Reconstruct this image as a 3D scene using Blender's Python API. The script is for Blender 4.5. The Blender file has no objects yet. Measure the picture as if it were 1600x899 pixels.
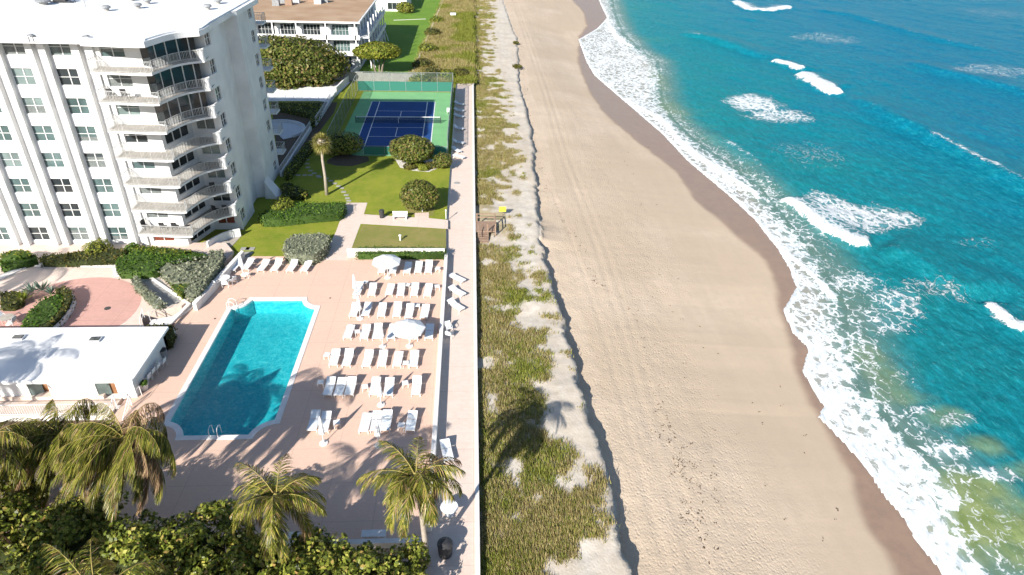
import bpy, bmesh, math, random
import numpy as np
from mathutils import Vector, Matrix
from mathutils.geometry import tessellate_polygon
random.seed(7); RNG = np.random.default_rng(11)
PI = math.pi; rad = math.radians
SC = bpy.context.scene; COL = SC.collection
# ------------------------------------------------------------------ camera
CH, CP, CYAW, CROLL, CF = 34.1137, 0.552384, 0.069064, 0.031852, 1044.234
_cp, _sp, _cy, _sy = math.cos(CP), math.sin(CP), math.cos(CYAW), math.sin(CYAW)
FWD = Vector((_sy*_cp, _cy*_cp, -_sp)); _r = Vector((_cy, -_sy, 0)); _u = _r.cross(FWD)
RGT = _r*math.cos(CROLL)+_u*math.sin(CROLL); UPV = -_r*math.sin(CROLL)+_u*math.cos(CROLL)
cd = bpy.data.cameras.new('camera'); cam = bpy.data.objects.new('camera', cd); COL.objects.link(cam)
m3 = Matrix((RGT, UPV, -FWD)).transposed(); cam.matrix_world = Matrix.Translation((0, 0, CH)) @ m3.to_4x4()
cd.sensor_width = 36; cd.lens = CF/1600*36; cd.clip_start = .5; cd.clip_end = 6000; SC.camera = cam
# ------------------------------------------------------------------ light
SUN_EL = rad(29); SAZ = (0.475, 0.880)          # horizontal travel direction of the light
n_ = math.hypot(*SAZ); SAZ = (SAZ[0]/n_, SAZ[1]/n_)
w = bpy.data.worlds.new('World'); SC.world = w; w.use_nodes = True
nt = w.node_tree; bg = nt.nodes['Background']; sk = nt.nodes.new('ShaderNodeTexSky'); sk.sky_type = 'NISHITA'; sk.sun_disc = False
sk.sun_elevation = SUN_EL; sk.sun_rotation = math.atan2(-SAZ[0], -SAZ[1]); sk.ozone_density = 1.6; sk.air_density = 1.0; sk.dust_density = .4
nt.links.new(sk.outputs[0], bg.inputs[0]); bg.inputs[1].default_value = .085
sl = bpy.data.lights.new('sun', 'SUN'); sl.energy = 5.0; sl.angle = rad(.55); sl.color = (1, .945, .86)
so = bpy.data.objects.new('sun', sl); COL.objects.link(so)
dv = Vector((SAZ[0]*math.cos(SUN_EL), SAZ[1]*math.cos(SUN_EL), -math.sin(SUN_EL))); so.rotation_euler = dv.to_track_quat('-Z', 'Y').to_euler()
SC.view_settings.view_transform = 'Standard'; SC.view_settings.look = 'None'; SC.view_settings.exposure = .85; SC.view_settings.gamma = 1
SC.view_settings.use_curve_mapping = False
SC.cycles.use_adaptive_sampling = True; SC.cycles.adaptive_threshold = .03; SC.cycles.max_bounces = 5; SC.cycles.use_denoising = True
SC.cycles.diffuse_bounces = 3; SC.cycles.glossy_bounces = 2; SC.cycles.transmission_bounces = 2; SC.cycles.transparent_max_bounces = 12; SC.cycles.caustics_reflective = False

def G(px, py, z=0.0):
    """survey: the place on level z that stands at a spot of the 1600 px photograph"""
    d = FWD*CF+RGT*(px-800)-UPV*(py-449.5); t = (z-CH)/d.z
    return (d.x*t, d.y*t)
def GP(pts, z=0.0): return [G(x, y, z) for x, y in pts]
# ------------------------------------------------------------------ materials
def s2l(c):
    return tuple((v/12.92 if v <= .04045 else ((v+.055)/1.055)**2.4) for v in (k/255 for k in c))
class NT:
    def __init__(s, name):
        s.m = bpy.data.materials.new(name); s.m.use_nodes = True; s.t = s.m.node_tree; s.n = s.t.nodes; s.b = s.n['Principled BSDF']
        s.g = s.n.new('ShaderNodeNewGeometry')
    def pos(s, scale=(1, 1, 1), rot=0., obj=False):
        mp = s.n.new('ShaderNodeMapping'); mp.inputs['Scale'].default_value = scale; mp.inputs['Rotation'].default_value = (0, 0, rot)
        src = s.n.new('ShaderNodeTexCoord').outputs['Object'] if obj else s.g.outputs['Position']
        s.l(src, mp.inputs[0]); return mp.outputs[0]
    def l(s, a, b): s.t.links.new(a, b)
    def set(s, inp, v):
        if isinstance(v, (int, float)): inp.default_value = v
        elif isinstance(v, tuple): inp.default_value = v if len(v) != 3 or inp.type != 'RGBA' else (*v, 1)
        else: s.l(v, inp)
    def noise(s, vec, scale, detail=4, rough=.55, dist=0):
        n = s.n.new('ShaderNodeTexNoise'); s.l(vec, n.inputs['Vector']); n.inputs['Scale'].default_value = scale; n.inputs['Detail'].default_value = detail
        n.inputs['Roughness'].default_value = rough; n.inputs['Distortion'].default_value = dist; return n.outputs['Fac']
    def voro(s, vec, scale, feat='F1', rnd=1.):
        n = s.n.new('ShaderNodeTexVoronoi'); n.feature = feat; s.l(vec, n.inputs['Vector']); n.inputs['Scale'].default_value = scale; n.inputs['Randomness'].default_value = rnd
        return n.outputs['Distance']
    def math(s, op, a, b=0., c=0.):
        n = s.n.new('ShaderNodeMath'); n.operation = op
        for i, v in enumerate((a, b, c)): s.set(n.inputs[i], v)
        return n.outputs[0]
    def rng(s, v, a, b, c=0., d=1., smooth=False):
        n = s.n.new('ShaderNodeMapRange'); n.interpolation_type = 'SMOOTHSTEP' if smooth else 'LINEAR'; s.set(n.inputs[0], v)
        for i, q in enumerate((a, b, c, d)): s.set(n.inputs[i+1], q)
        return n.outputs[0]
    def mix(s, f, a, b):
        n = s.n.new('ShaderNodeMix'); n.data_type = 'RGBA'; s.set(n.inputs[0], f); s.set(n.inputs[6], a); s.set(n.inputs[7], b); return n.outputs[2]
    def ramp(s, f, stops):
        n = s.n.new('ShaderNodeValToRGB'); e = n.color_ramp.elements
        while len(e) < len(stops): e.new(.5)
        for i, (p, c) in enumerate(stops): e[i].position = p; e[i].color = (*c, 1)
        s.l(f, n.inputs[0]); return n.outputs[0]
    def attr(s, name):
        n = s.n.new('ShaderNodeAttribute'); n.attribute_name = name; return n.outputs['Fac']
    def bump(s, h, strength=.5, dist=.02):
        n = s.n.new('ShaderNodeBump'); s.set(n.inputs['Strength'], strength); n.inputs['Distance'].default_value = dist; s.l(h, n.inputs['Height'])
        s.l(n.outputs[0], s.b.inputs['Normal'])
    def out(s, col, rough=.8, spec=.3):
        s.set(s.b.inputs['Base Color'], col); s.set(s.b.inputs['Roughness'], rough); s.b.inputs['Specular IOR Level'].default_value = spec; return s.m
def MN(name, a, b, scale=2., rough=.8, bump=0., spec=.3, obj=False, detail=5, lo=.3, hi=.7, bd=.02):
    t = NT(name); p = t.pos(obj=obj); f = t.noise(p, scale, detail); 
    if bump: t.bump(t.noise(p, scale*6, 3), bump, bd)
    return t.out(t.mix(t.rng(f, lo, hi), a, b), rough, spec)
def leafmat(name, stops, rough=.5, trans=.25):
    t = NT(name); r = t.g.outputs['Random Per Island']; c = t.ramp(r, stops)
    n = t.noise(t.pos(), .7, 2); c = t.mix(t.rng(n, .35, .65, 0, .35), c, tuple(v*.62 for v in stops[0][1]))
    t.out(c, rough, .18)
    tr = t.n.new('ShaderNodeBsdfTranslucent'); t.l(c, tr.inputs[0]); mx = t.n.new('ShaderNodeMixShader'); mx.inputs[0].default_value = trans
    t.l(t.b.outputs[0], mx.inputs[1]); t.l(tr.outputs[0], mx.inputs[2]); t.l(mx.outputs[0], t.n['Material Output'].inputs[0]); return t.m
M = {}
M['white'] = MN('white_stucco', (.74, .74, .735), (.60, .60, .60), .5, .8, .2, lo=.35, hi=.75, detail=8)
M['roofwhite'] = MN('white_roof_coating', (.80, .80, .80), (.58, .59, .60), .30, .7, .1, lo=.42, hi=.80, detail=8)
M['wmetal'] = MN('white_painted_metal', (.74, .74, .73), (.66, .66, .66), 3, .45); M['railpaint'] = MN('shade_grey_railing_paint', (.55, .55, .54), (.42, .42, .41), 3, .6)  # tower railing paint is greyed, its grey shading put into the colour
M['fabric'] = MN('white_fabric', (.80, .80, .79), (.72, .73, .74), 2.5, .85, .1)
M['sling'] = MN('pale_sling_fabric', (.74, .77, .79), (.66, .70, .73), 4, .8)
M['beige'] = MN('beige_slab', (.44, .40, .35), (.32, .29, .25), 2, .8)
M['grey'] = MN('grey_metal', (.32, .33, .34), (.2, .21, .22), 3, .5)
M['dark'] = MN('dark_metal', (.03, .03, .035), (.05, .05, .05), 3, .5)
M['wood'] = MN('weathered_wood', (.24, .15, .10), (.33, .24, .18), 5, .8, .3)
M['brown'] = MN('brown_paint', (.20, .09, .04), (.28, .14, .07), 3, .6)
M['trunk'] = MN('palm_bark', (.30, .25, .20), (.42, .37, .31), 6, .9, .6)
M['bark'] = MN('grey_bark', (.16, .13, .10), (.26, .22, .18), 6, .9, .6)
M['soil'] = MN('dark_mulch', (.07, .05, .035), (.13, .10, .07), 3, .95, .5)
M['stone'] = MN('coral_stone', (.74, .71, .65), (.42, .39, .34), 5, .9, .9, lo=.4, hi=.62)
M['paleblue'] = MN('pale_terrace', (.55, .57, .58), (.48, .50, .52), 2, .8)
M['yellow'] = MN('yellow_paint', (.75, .62, .05), (.7, .55, .05), 2, .6)
M['greycon'] = MN('grey_concrete', (.36, .35, .33), (.28, .27, .26), 2, .85, .2)
M['teal'] = MN('green_windscreen', (.035, .16, .12), (.05, .20, .15), 2, .8)
def glass(name, c, rough=.06):
    t = NT(name); n = t.noise(t.pos(), .45, 2); return t.out(t.mix(t.rng(n, .35, .65), c, tuple(v*.55 for v in c)), rough, .6)
M['glass'] = glass('window_glass', (.10, .155, .155)); M['gdark'] = glass('dark_glass', (.035, .045, .05)); M['gbrown'] = glass('glass_with_brown_blind', (.22, .06, .035), .2)
M['curtain'] = MN('net_curtain_behind_glass', (.19, .21, .205), (.11, .125, .125), 7, .4)
M['gpale'] = glass('glass_with_blind', (.19, .25, .245), .12)
def paver(name, a, b, mort, sx=.22, contrast=1., big=None):
    t = NT(name); p = t.pos(); br = t.n.new('ShaderNodeTexBrick'); t.l(p, br.inputs['Vector']); br.inputs['Scale'].default_value = 1
    br.inputs['Brick Width'].default_value = sx; br.inputs['Row Height'].default_value = sx/2; br.inputs['Mortar Size'].default_value = .008
    for i, c in ((1, a), (2, b), (3, mort)): br.inputs[i].default_value = (*c, 1)
    f = t.rng(t.noise(p, .35, 6, .65), .35, .68); f2 = t.rng(t.noise(p, 9, 3), .3, .7)
    c = t.mix(t.math('MULTIPLY', f, .40), br.outputs[0], big or tuple(v*.72 for v in a)); c = t.mix(t.math('MULTIPLY', f2, .22), c, tuple(v*.8 for v in b))
    st = t.rng(t.noise(p, 1.3, 7, .7), .60, .72); c = t.mix(t.math('MULTIPLY', st, .22), c, tuple(v*.55 for v in a))
    jb = t.n.new('ShaderNodeTexBrick'); t.l(p, jb.inputs['Vector']); jb.offset = 0; jb.inputs['Scale'].default_value = 1; jb.inputs['Brick Width'].default_value = 3.1; jb.inputs['Row Height'].default_value = 3.1; jb.inputs['Mortar Size'].default_value = .022
    c = t.mix(t.math('MULTIPLY', jb.outputs['Fac'], .35), c, tuple(v*.5 for v in b))
    return t.out(c, .85, .2)
M['paver'] = paver('pink_deck_pavers', (.70, .495, .395), (.66, .45, .355), (.55, .39, .31), big=(.69, .51, .38))
M['paver2'] = paver('pink_plaza_pavers', (.62, .36, .31), (.56, .33, .28), (.45, .28, .24), .3)
M['walk'] = paver('cream_walk_pavers', (.68, .57, .49), (.65, .51, .43), (.6, .5, .43), .4, big=(.68, .60, .54))
M['kerb'] = MN('white_kerb', (.78, .75, .72), (.66, .63, .60), 1.5, .8)
def lawnmat(name, a, b, c):
    t = NT(name); p = t.pos(); f = t.rng(t.noise(p, .22, 5, .6), .36, .64); g = t.rng(t.noise(p, 1.2, 5, .7), .35, .7); h = t.noise(p, 25, 3)
    k = t.mix(f, a, b); k = t.mix(t.math('MULTIPLY', g, .6), k, c); k = t.mix(t.rng(h, .35, .75, 0, .5), k, tuple(v*.45 for v in a)); t.bump(h, .8, .05)
    return t.out(k, .9, .15)
M['lawn'] = lawnmat('lawn_grass', (.16, .235, .018), (.27, .31, .03), (.36, .31, .07))
M['lawndry'] = lawnmat('dry_lawn_grass', (.25, .235, .07), (.36, .28, .12), (.19, .24, .04))
M['lawnfar'] = lawnmat('far_lawn_grass', (.12, .25, .03), (.17, .30, .04), (.17, .24, .04))
L_ = lambda *c: c
M['leaf_green'] = leafmat('hedge_leaves_green', [(0, (.035, .085, .012)), (.5, (.07, .15, .015)), (1, (.14, .22, .025))])
M['leaf_yel'] = leafmat('hedge_leaves_yellow', [(0, (.09, .13, .015)), (.5, (.20, .23, .03)), (1, (.34, .32, .05))])
M['leaf_olive'] = leafmat('hedge_leaves_olive', [(0, (.06, .07, .015)), (.5, (.13, .13, .03)), (1, (.20, .15, .04))])
M['leaf_silver'] = leafmat('silver_buttonwood_leaves', [(0, (.17, .19, .12)), (.5, (.27, .29, .20)), (1, (.38, .38, .28))])
M['leaf_grape'] = leafmat('sea_grape_leaves', [(0, (.05, .065, .014)), (.35, (.14, .175, .025)), (.65, (.24, .27, .04)), (.9, (.44, .42, .09)), (1, (.40, .24, .09))], .35, .2)
M['leaf_grape_far'] = leafmat('sea_grape_leaves_far', [(0, (.05, .075, .015)), (.5, (.13, .16, .03)), (.8, (.24, .23, .06)), (1, (.26, .17, .08))], .4)
M['leaf_palm'] = leafmat('palm_leaflets', [(0, (.05, .06, .012)), (.4, (.13, .15, .02)), (.7, (.29, .29, .04)), (.9, (.46, .40, .09)), (1, (.38, .24, .10))], .32, .3)
M['leaf_dead'] = leafmat('dead_palm_leaflets', [(0, (.14, .08, .04)), (.5, (.30, .19, .10)), (1, (.48, .35, .20))], .6)
M['leaf_fan'] = leafmat('fan_palm_leaflets', [(0, (.10, .11, .02)), (.5, (.26, .25, .06)), (1, (.46, .36, .14))], .4)
M['leaf_tan'] = leafmat('dry_grass_blades', [(0, (.26, .20, .08)), (.35, (.38, .31, .12)), (.65, (.52, .43, .22)), (.85, (.24, .25, .05)), (1, (.13, .19, .03))], .7)
M['leaf_dgreen'] = leafmat('dune_green_blades', [(0, (.12, .15, .02)), (.5, (.22, .25, .035)), (1, (.36, .34, .08))], .6)
M['leaf_agave'] = leafmat('agave_leaves', [(0, (.10, .16, .13)), (1, (.24, .32, .24))], .4)
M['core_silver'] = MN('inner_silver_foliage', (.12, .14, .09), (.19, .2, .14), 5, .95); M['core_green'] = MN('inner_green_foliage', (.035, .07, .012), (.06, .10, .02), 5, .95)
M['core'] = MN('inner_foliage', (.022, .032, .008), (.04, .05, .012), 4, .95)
# ------------------------------------------------------------------ objects
def tag(o, label=None, cat=None, group=None, kind=None):
    for k, v in (('label', label), ('category', cat), ('group', group), ('kind', kind)):
        if v: o[k] = v
    return o
def thing(name, label, cat, loc=(0, 0, 0), rz=0., group=None):
    o = bpy.data.objects.new(name, None); COL.objects.link(o); o.location = loc; o.rotation_euler = (0, 0, rz); o.empty_display_size = .3
    return tag(o, label, cat, group)
class MB:
    def __init__(s): s.v = []; s.f = []; s.m = []
    def add(s, vs, fs, mi=0):
        o = len(s.v); s.v += [tuple(v) for v in vs]; s.f += [tuple(i+o for i in f) for f in fs]; s.m += [mi]*len(fs); return s
    def box(s, x0, x1, y0, y1, z0, z1, mi=0):
        return s.add([(x0, y0, z0), (x1, y0, z0), (x1, y1, z0), (x0, y1, z0), (x0, y0, z1), (x1, y0, z1), (x1, y1, z1), (x0, y1, z1)],
                     [(3, 2, 1, 0), (4, 5, 6, 7), (0, 1, 5, 4), (1, 2, 6, 5), (2, 3, 7, 6), (3, 0, 4, 7)], mi)
    def bar(s, a, b, wd, ht=None, mi=0, up=(0, 0, 1)):
        a, b = Vector(a), Vector(b); d = (b-a).normalized(); u = Vector(up)
        if abs(d.dot(u)) > .98: u = Vector((0, 1, 0))
        r = d.cross(u).normalized()*wd/2; t = r.cross(d).normalized()*(ht or wd)/2
        return s.add([a-r-t, a+r-t, a+r+t, a-r+t, b-r-t, b+r-t, b+r+t, b-r+t], [(0, 1, 2, 3), (7, 6, 5, 4), (4, 5, 1, 0), (5, 6, 2, 1), (6, 7, 3, 2), (7, 4, 0, 3)], mi)
    def tube(s, pts, rs, n=8, mi=0, cap=True):
        pts = [Vector(p) for p in pts]; rs = rs if isinstance(rs, (list, tuple)) else [rs]*len(pts); o = []; ref = Vector((.31, .87, .13)).normalized()
        for i, p in enumerate(pts):
            d = (pts[min(i+1, len(pts)-1)]-pts[max(i-1, 0)]).normalized(); a = d.cross(ref).normalized(); b = d.cross(a)
            o += [p+(a*math.cos(k*2*PI/n)+b*math.sin(k*2*PI/n))*rs[i] for k in range(n)]
        f = [(i*n+k, i*n+(k+1) % n, (i+1)*n+(k+1) % n, (i+1)*n+k) for i in range(len(pts)-1) for k in range(n)]
        if cap: f += [tuple(range(n-1, -1, -1)), tuple(range((len(pts)-1)*n, len(pts)*n))]
        return s.add(o, f, mi)
    def lathe(s, prof, c=(0, 0, 0), n=16, mi=0, ph=0.):
        o = [(c[0]+r*math.cos(ph+k*2*PI/n), c[1]+r*math.sin(ph+k*2*PI/n), c[2]+z) for r, z in prof for k in range(n)]
        f = [(i*n+k, i*n+(k+1) % n, (i+1)*n+(k+1) % n, (i+1)*n+k) for i in range(len(prof)-1) for k in range(n)]
        f += [tuple(range(n-1, -1, -1)), tuple(range((len(prof)-1)*n, len(prof)*n))]
        return s.add(o, f, mi)
    def prism(s, poly, z0, z1, mi=0, holes=(), sidemi=None, cap=True):
        loops = [[Vector((p[0], p[1], 0)) for p in L] for L in (poly, *holes)]; flat = [p for L in loops for p in L]; n = len(flat)
        tri = tessellate_polygon(loops) if holes or len(poly) > 4 else None
        vs = [(p.x, p.y, z0) for p in flat]+[(p.x, p.y, z1) for p in flat]
        area = sum(poly[i-1][0]*poly[i][1]-poly[i][0]*poly[i-1][1] for i in range(len(poly)))
        if tri is None: top = [tuple(range(n))]
        else: top = [tuple(t) for t in tri]
        ft = []
        for t in top:
            a, b, c = flat[t[0]], flat[t[1]], flat[t[2]]
            if (b-a).cross(c-a).z < 0: t = t[::-1]
            ft.append(tuple(i+n for i in t))
        if z1 > z0 or cap: s.add(vs, ft, mi)
        if z1 != z0:
            o = 0; sf = []
            for L in loops:
                k = len(L); sf += [(o+i, o+(i+1) % k, n+o+(i+1) % k, n+o+i) for i in range(k)]; o += k
            s.add(vs, sf, mi if sidemi is None else sidemi)
        return s
    def build(s, name, mats, parent=None, label=None, smooth=False):
        me = bpy.data.meshes.new(name); me.from_pydata(s.v, [], s.f)
        mats = mats if isinstance(mats, (list, tuple)) else [mats]
        for m in mats: me.materials.append(m if not isinstance(m, str) else M[m])
        if len(mats) > 1: me.polygons.foreach_set('material_index', s.m)
        if smooth: me.polygons.foreach_set('use_smooth', [True]*len(me.polygons))
        me.update(); o = bpy.data.objects.new(name, me); COL.objects.link(o)
        if parent: o.parent = parent
        if label: o['label'] = label
        return o
def copy_tree(o, parent=None):
    c = o.copy(); COL.objects.link(c); c.parent = parent
    for ch in list(o.children): copy_tree(ch, c)
    return c
def struct(name, mb, mats): return tag(mb.build(name, mats), kind='structure')
def ang(a, b): return math.atan2(b[1]-a[1], b[0]-a[0])
# numpy mesh of isolated quads / tris
def quads_mesh(name, V, k, mats, mi=None, core=None):
    """V: (N*k,3) points of N isolated k-gons; core: optional MB appended with material 1"""
    N = len(V)//k; me = bpy.data.meshes.new(name); cv = np.array(core.v, float).reshape(-1, 3) if core else np.zeros((0, 3)); cf = core.f if core else []
    me.vertices.add(len(V)+len(cv)); me.vertices.foreach_set('co', np.vstack([V, cv]).ravel())
    idx = np.arange(N*k); ex = [i+len(V) for f in cf for i in f]; me.loops.add(len(idx)+len(ex)); me.loops.foreach_set('vertex_index', np.concatenate([idx, np.array(ex, int)]))
    st = list(range(0, N*k, k)); tot = [k]*N; o = N*k
    for f in cf: st.append(o); tot.append(len(f)); o += len(f)
    me.polygons.add(len(st)); me.polygons.foreach_set('loop_start', st); me.polygons.foreach_set('loop_total', tot)
    for m in mats: me.materials.append(M[m] if isinstance(m, str) else m)
    mm = np.zeros(len(st), int); 
    if mi is not None: mm[:N] = mi
    if core: mm[N:] = len(mats)-1
    me.polygons.foreach_set('material_index', mm); me.update(calc_edges=True); me.validate()
    o = bpy.data.objects.new(name, me); COL.objects.link(o); return o
def leaf_quads(C, size, up=.5, aspect=.75, dirs=None, jit=.35):
    """quads at centres C, random tilt, biased upwards / outwards"""
    n = len(C); N = RNG.normal(size=(n, 3)); N /= np.linalg.norm(N, axis=1)[:, None]
    if dirs is not None: N = N*.75+dirs
    N[:, 2] += up; N /= np.linalg.norm(N, axis=1)[:, None]
    A = np.cross(N, RNG.normal(size=(n, 3))); A /= np.linalg.norm(A, axis=1)[:, None]; B = np.cross(N, A)
    s = size*(1-jit+2*jit*RNG.random(n))[:, None]; A = A*s*.5; B = B*s*.5*aspect
    return np.stack([C-A, C-B*.9-A*.1, C+A, C+B*.9-A*.1], 1).reshape(-1, 3)
# value noise
def vnoise(x, y, seed=0):
    xi = np.floor(x).astype(int); yi = np.floor(y).astype(int); fx = x-xi; fy = y-yi; fx = fx*fx*(3-2*fx); fy = fy*fy*(3-2*fy)
    def h(a, b):
        v = (a*374761393+b*668265263+seed*982451653) & 0x7fffffff; v = ((v ^ (v >> 13))*1274126177) & 0x7fffffff; return ((v ^ (v >> 16)) & 0xffff)/65535.
    return (h(xi, yi)*(1-fx)+h(xi+1, yi)*fx)*(1-fy)+(h(xi, yi+1)*(1-fx)+h(xi+1, yi+1)*fx)*fy
def fbm(x, y, sc=1., oct=4, seed=0):
    t = 0; a = .5; s = 0
    for i in range(oct): t = t+a*vnoise(x*sc*2**i, y*sc*2**i, seed+i*17); s += a; a *= .5
    return t/s
def sstep(a, b, x): t = np.clip((x-a)/(b-a), 0, 1); return t*t*(3-2*t)
def pline(X, Y, pts):
    """signed distance (positive on the right/sea side) and arc position 0..1 along a polyline"""
    P = np.array(pts, float); best = np.full(X.shape, 1e9); sg = np.zeros(X.shape); tt = np.zeros(X.shape); L = np.r_[0, np.cumsum(np.hypot(*(np.diff(P, axis=0)).T))]
    for i in range(len(P)-1):
        d = P[i+1]-P[i]; l2 = d@d; t = np.clip(((X-P[i, 0])*d[0]+(Y-P[i, 1])*d[1])/l2, 0, 1)
        ex = X-P[i, 0]-t*d[0]; ey = Y-P[i, 1]-t*d[1]; q = np.hypot(ex, ey); k = q < best
        best = np.where(k, q, best); sg = np.where(k, np.sign(d[1]*ex-d[0]*ey), sg); tt = np.where(k, (L[i]+t*math.sqrt(l2))/L[-1], tt)
    return best*sg, tt
def grid_mesh(name, X, Y, Z, mat, attrs=None, smooth=True):
    ny, nx = X.shape; me = bpy.data.meshes.new(name); V = np.stack([X, Y, Z], -1).reshape(-1, 3); me.vertices.add(len(V)); me.vertices.foreach_set('co', V.ravel())
    i = np.arange(ny*nx).reshape(ny, nx); F = np.stack([i[:-1, :-1], i[:-1, 1:], i[1:, 1:], i[1:, :-1]], -1).reshape(-1, 4)
    me.loops.add(F.size); me.loops.foreach_set('vertex_index', F.ravel()); me.polygons.add(len(F)); me.polygons.foreach_set('loop_start', np.arange(0, F.size, 4)); me.polygons.foreach_set('loop_total', np.full(len(F), 4))
    me.update(calc_edges=True)
    if smooth: me.polygons.foreach_set('use_smooth', np.ones(len(F), bool))
    for k, a in (attrs or {}).items():
        at = me.attributes.new(k, 'FLOAT', 'POINT'); at.data.foreach_set('value', np.ascontiguousarray(a, dtype=np.float32).ravel())
    me.materials.append(mat); o = bpy.data.objects.new(name, me); COL.objects.link(o); return o
# ================================================================== BEACH AND SEA
ZD, ZW, ZK = -.75, -3.2, -.3          # dune top, sea level, sea walk
scp = sorted([(p[1], p[0]) for p in GP([(780, -40), (785, 0), (800, 45), (808, 60), (811, 130), (820, 165), (830, 200), (833, 250), (838, 300), (841, 345), (845, 378), (856, 430), (874, 480), (884, 530), (900, 580), (918, 650), (934, 700), (955, 770), (968, 830), (982, 899), (995, 960)], -1.1)])
SY = np.array([a for a, b in scp]); SX = np.array([b for a, b in scp])
def scarp(y):
    y = np.asarray(y, float); e = np.interp(y, SY, SX)+(fbm(y, y*0+3, .45, 4, 5)-.5)*.9+(fbm(y, y*0, 2.2, 3, 8)-.5)*.35
    return e
wet_edge = GP([(880, -60), (893, 0), (912, 20), (918, 40), (906, 55), (903, 95), (915, 130), (925, 150), (945, 180), (1000, 225), (1060, 270), (1085, 310), (1120, 340), (1160, 375), (1200, 405), (1213, 440), (1220, 480), (1232, 520), (1240, 560), (1255, 600), (1285, 655), (1310, 700), (1338, 740), (1340, 770), (1355, 820), (1385, 860), (1400, 899), (1420, 980)], -2.9)
swash = GP([(925, -60), (935, 0), (948, 28), (932, 45), (903, 62), (915, 95), (928, 118), (965, 150), (1000, 180), (1035, 210), (1072, 250), (1105, 278), (1145, 312), (1180, 345), (1195, 365), (1215, 390), (1232, 420), (1243, 450), (1222, 485), (1237, 520), (1262, 545), (1252, 580), (1285, 635), (1277, 652), (1310, 685), (1355, 735), (1375, 770), (1410, 810), (1430, 845), (1465, 890), (1500, 970)], ZW)
outer = GP([(950, -60), (960, 13), (973, 50), (1000, 78), (1030, 97), (1036, 157), (1053, 187), (1087, 220), (1120, 243), (1153, 267), (1190, 296), (1215, 325), (1245, 362), (1275, 400), (1305, 440), (1322, 480), (1328, 520), (1350, 580), (1362, 620), (1400, 665), (1440, 697), (1475, 735), (1500, 775), (1515, 830), (1540, 872), (1570, 905), (1610, 980)], ZW)
# --- beach and dune sheet
ys = [4.]
while ys[-1] < 420: ys.append(ys[-1]+max(.16, (ys[-1]-10)*.0045))
ys = np.array(ys); ex = scarp(ys)
us = np.concatenate([np.linspace(-1, -.12, 26), [-.06, -.015]]); left = .38
sr = np.concatenate([[.0, .05, .10, .2, .32, .45], .6+np.cumsum(np.full(120, .22)), 27+np.cumsum(np.linspace(.3, 3, 22))])
Xl = ex[:, None]+(ex[:, None]-left)*us[None, :]; Xr = ex[:, None]+sr[None, :]; X = np.hstack([Xl, Xr]); Y = np.repeat(ys[:, None], X.shape[1], 1)
drop = np.interp(ys, [0, 30, 55, 66, 67.5, 70, 74, 110, 160, 240, 260], [1.25, 1.2, 1.0, .8, .12, .12, .75, .6, .4, .2, 0])[:, None]*(.8+.4*fbm(ys, ys*0+9, .35, 2, 3))[:, None]
wd_, _ = pline(X, Y, wet_edge[::-1])          # + towards the sea
veg_e = sorted([(p[1], p[0]) for p in GP([(770, 0), (768, 100), (788, 150), (800, 200), (808, 260), (795, 300), (800, 330), (825, 375), (838, 430), (850, 470), (862, 520), (872, 580), (882, 640), (900, 700), (920, 760), (925, 820), (905, 899)], ZD)])
VY = np.array([a for a, b in veg_e]); VX = np.array([b for a, b in veg_e])
hd = ZD+.18*(fbm(X, Y, .35, 4, 21)-.5)*2-np.clip((left+.6-X)/.6, 0, 1)*.15
drop0 = np.interp(ys, [0, 30, 55, 66, 74, 110, 160, 240, 260], [1.25, 1.2, 1.0, .85, .75, .6, .4, .2, 0])[:, None]
shore = np.interp(Y, *zip(*sorted([(p[1], p[0]) for p in swash])))
tt = np.clip((X-ex[:, None])/np.maximum(shore-ex[:, None], 5), 0, 2)
hb = (ZD-drop0)+(ZW-.02-(ZD-drop0))*sstep(0, 1.02, tt*.95)+(drop0-drop)*np.exp(-np.clip(X-ex[:, None], 0, 99)/1.6); hb = np.where(tt > 1, ZW-.02-(tt-1)*1.5, hb)
hb += .05*(fbm(X, Y, .25, 3, 4)-.5)*(tt < 1)
hb += .055*(fbm(X*1.0, Y*.55, 2.3, 3, 44)-.5)*sstep(.62, .40, tt)*(sr[0] <= 1)
# vehicle tracks along the beach
for pts, wdt in (([(800, 0), (850, 150), (882, 260), (935, 400), (985, 560), (1030, 720), (1090, 899)], .35), ([(803, 0), (858, 150), (892, 260), (948, 400), (1000, 560), (1047, 720), (1108, 899)], .35), ([(860, 300), (900, 400), (935, 500), (975, 640), (1010, 780), (1045, 899)], .22)):
    d, _ = pline(X, Y, GP(pts, -2.1)); hb += -.028*np.exp(-(d/wdt)**2)+.02*np.exp(-((np.abs(d)-wdt*1.7)/(wdt*.5))**2)
Z = np.where(X > ex[:, None]-.001, hb, hd)
nl = len(us); 
for j, k in ((nl-1, .0), (nl, .75), (nl+1, .93)): Z[:, j] = hd[:, j]*(1-k)+(hd[:, j]-drop[:, 0])*k if j < nl+2 else Z[:, j]
slump = (fbm(ys, ys*0+5, 1.1, 3, 33)*.5)
for j in range(nl+1, nl+5): Z[:, j] = np.maximum(Z[:, j], hd[:, nl]-drop[:, 0]*(.86+.06*(j-nl))-.0)
wet = sstep(-.6, .5, wd_+ (fbm(X, Y, .35, 3, 71)-.5)*.8)
damp = sstep(.30, .62, fbm(X, Y, .09, 3, 72)+(tt-.45)*.35)
vb = np.interp(Y, VY, VX); veg = sstep(.46, .60, fbm(X, Y, .7, 5, 91)+np.clip((vb-X)*.085-.10, -.6, .13)); veg = np.where(X < ex[:, None]-.3, veg, 0)
grn = sstep(.60, .72, fbm(X, Y, .22, 4, 95))*.7
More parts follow.
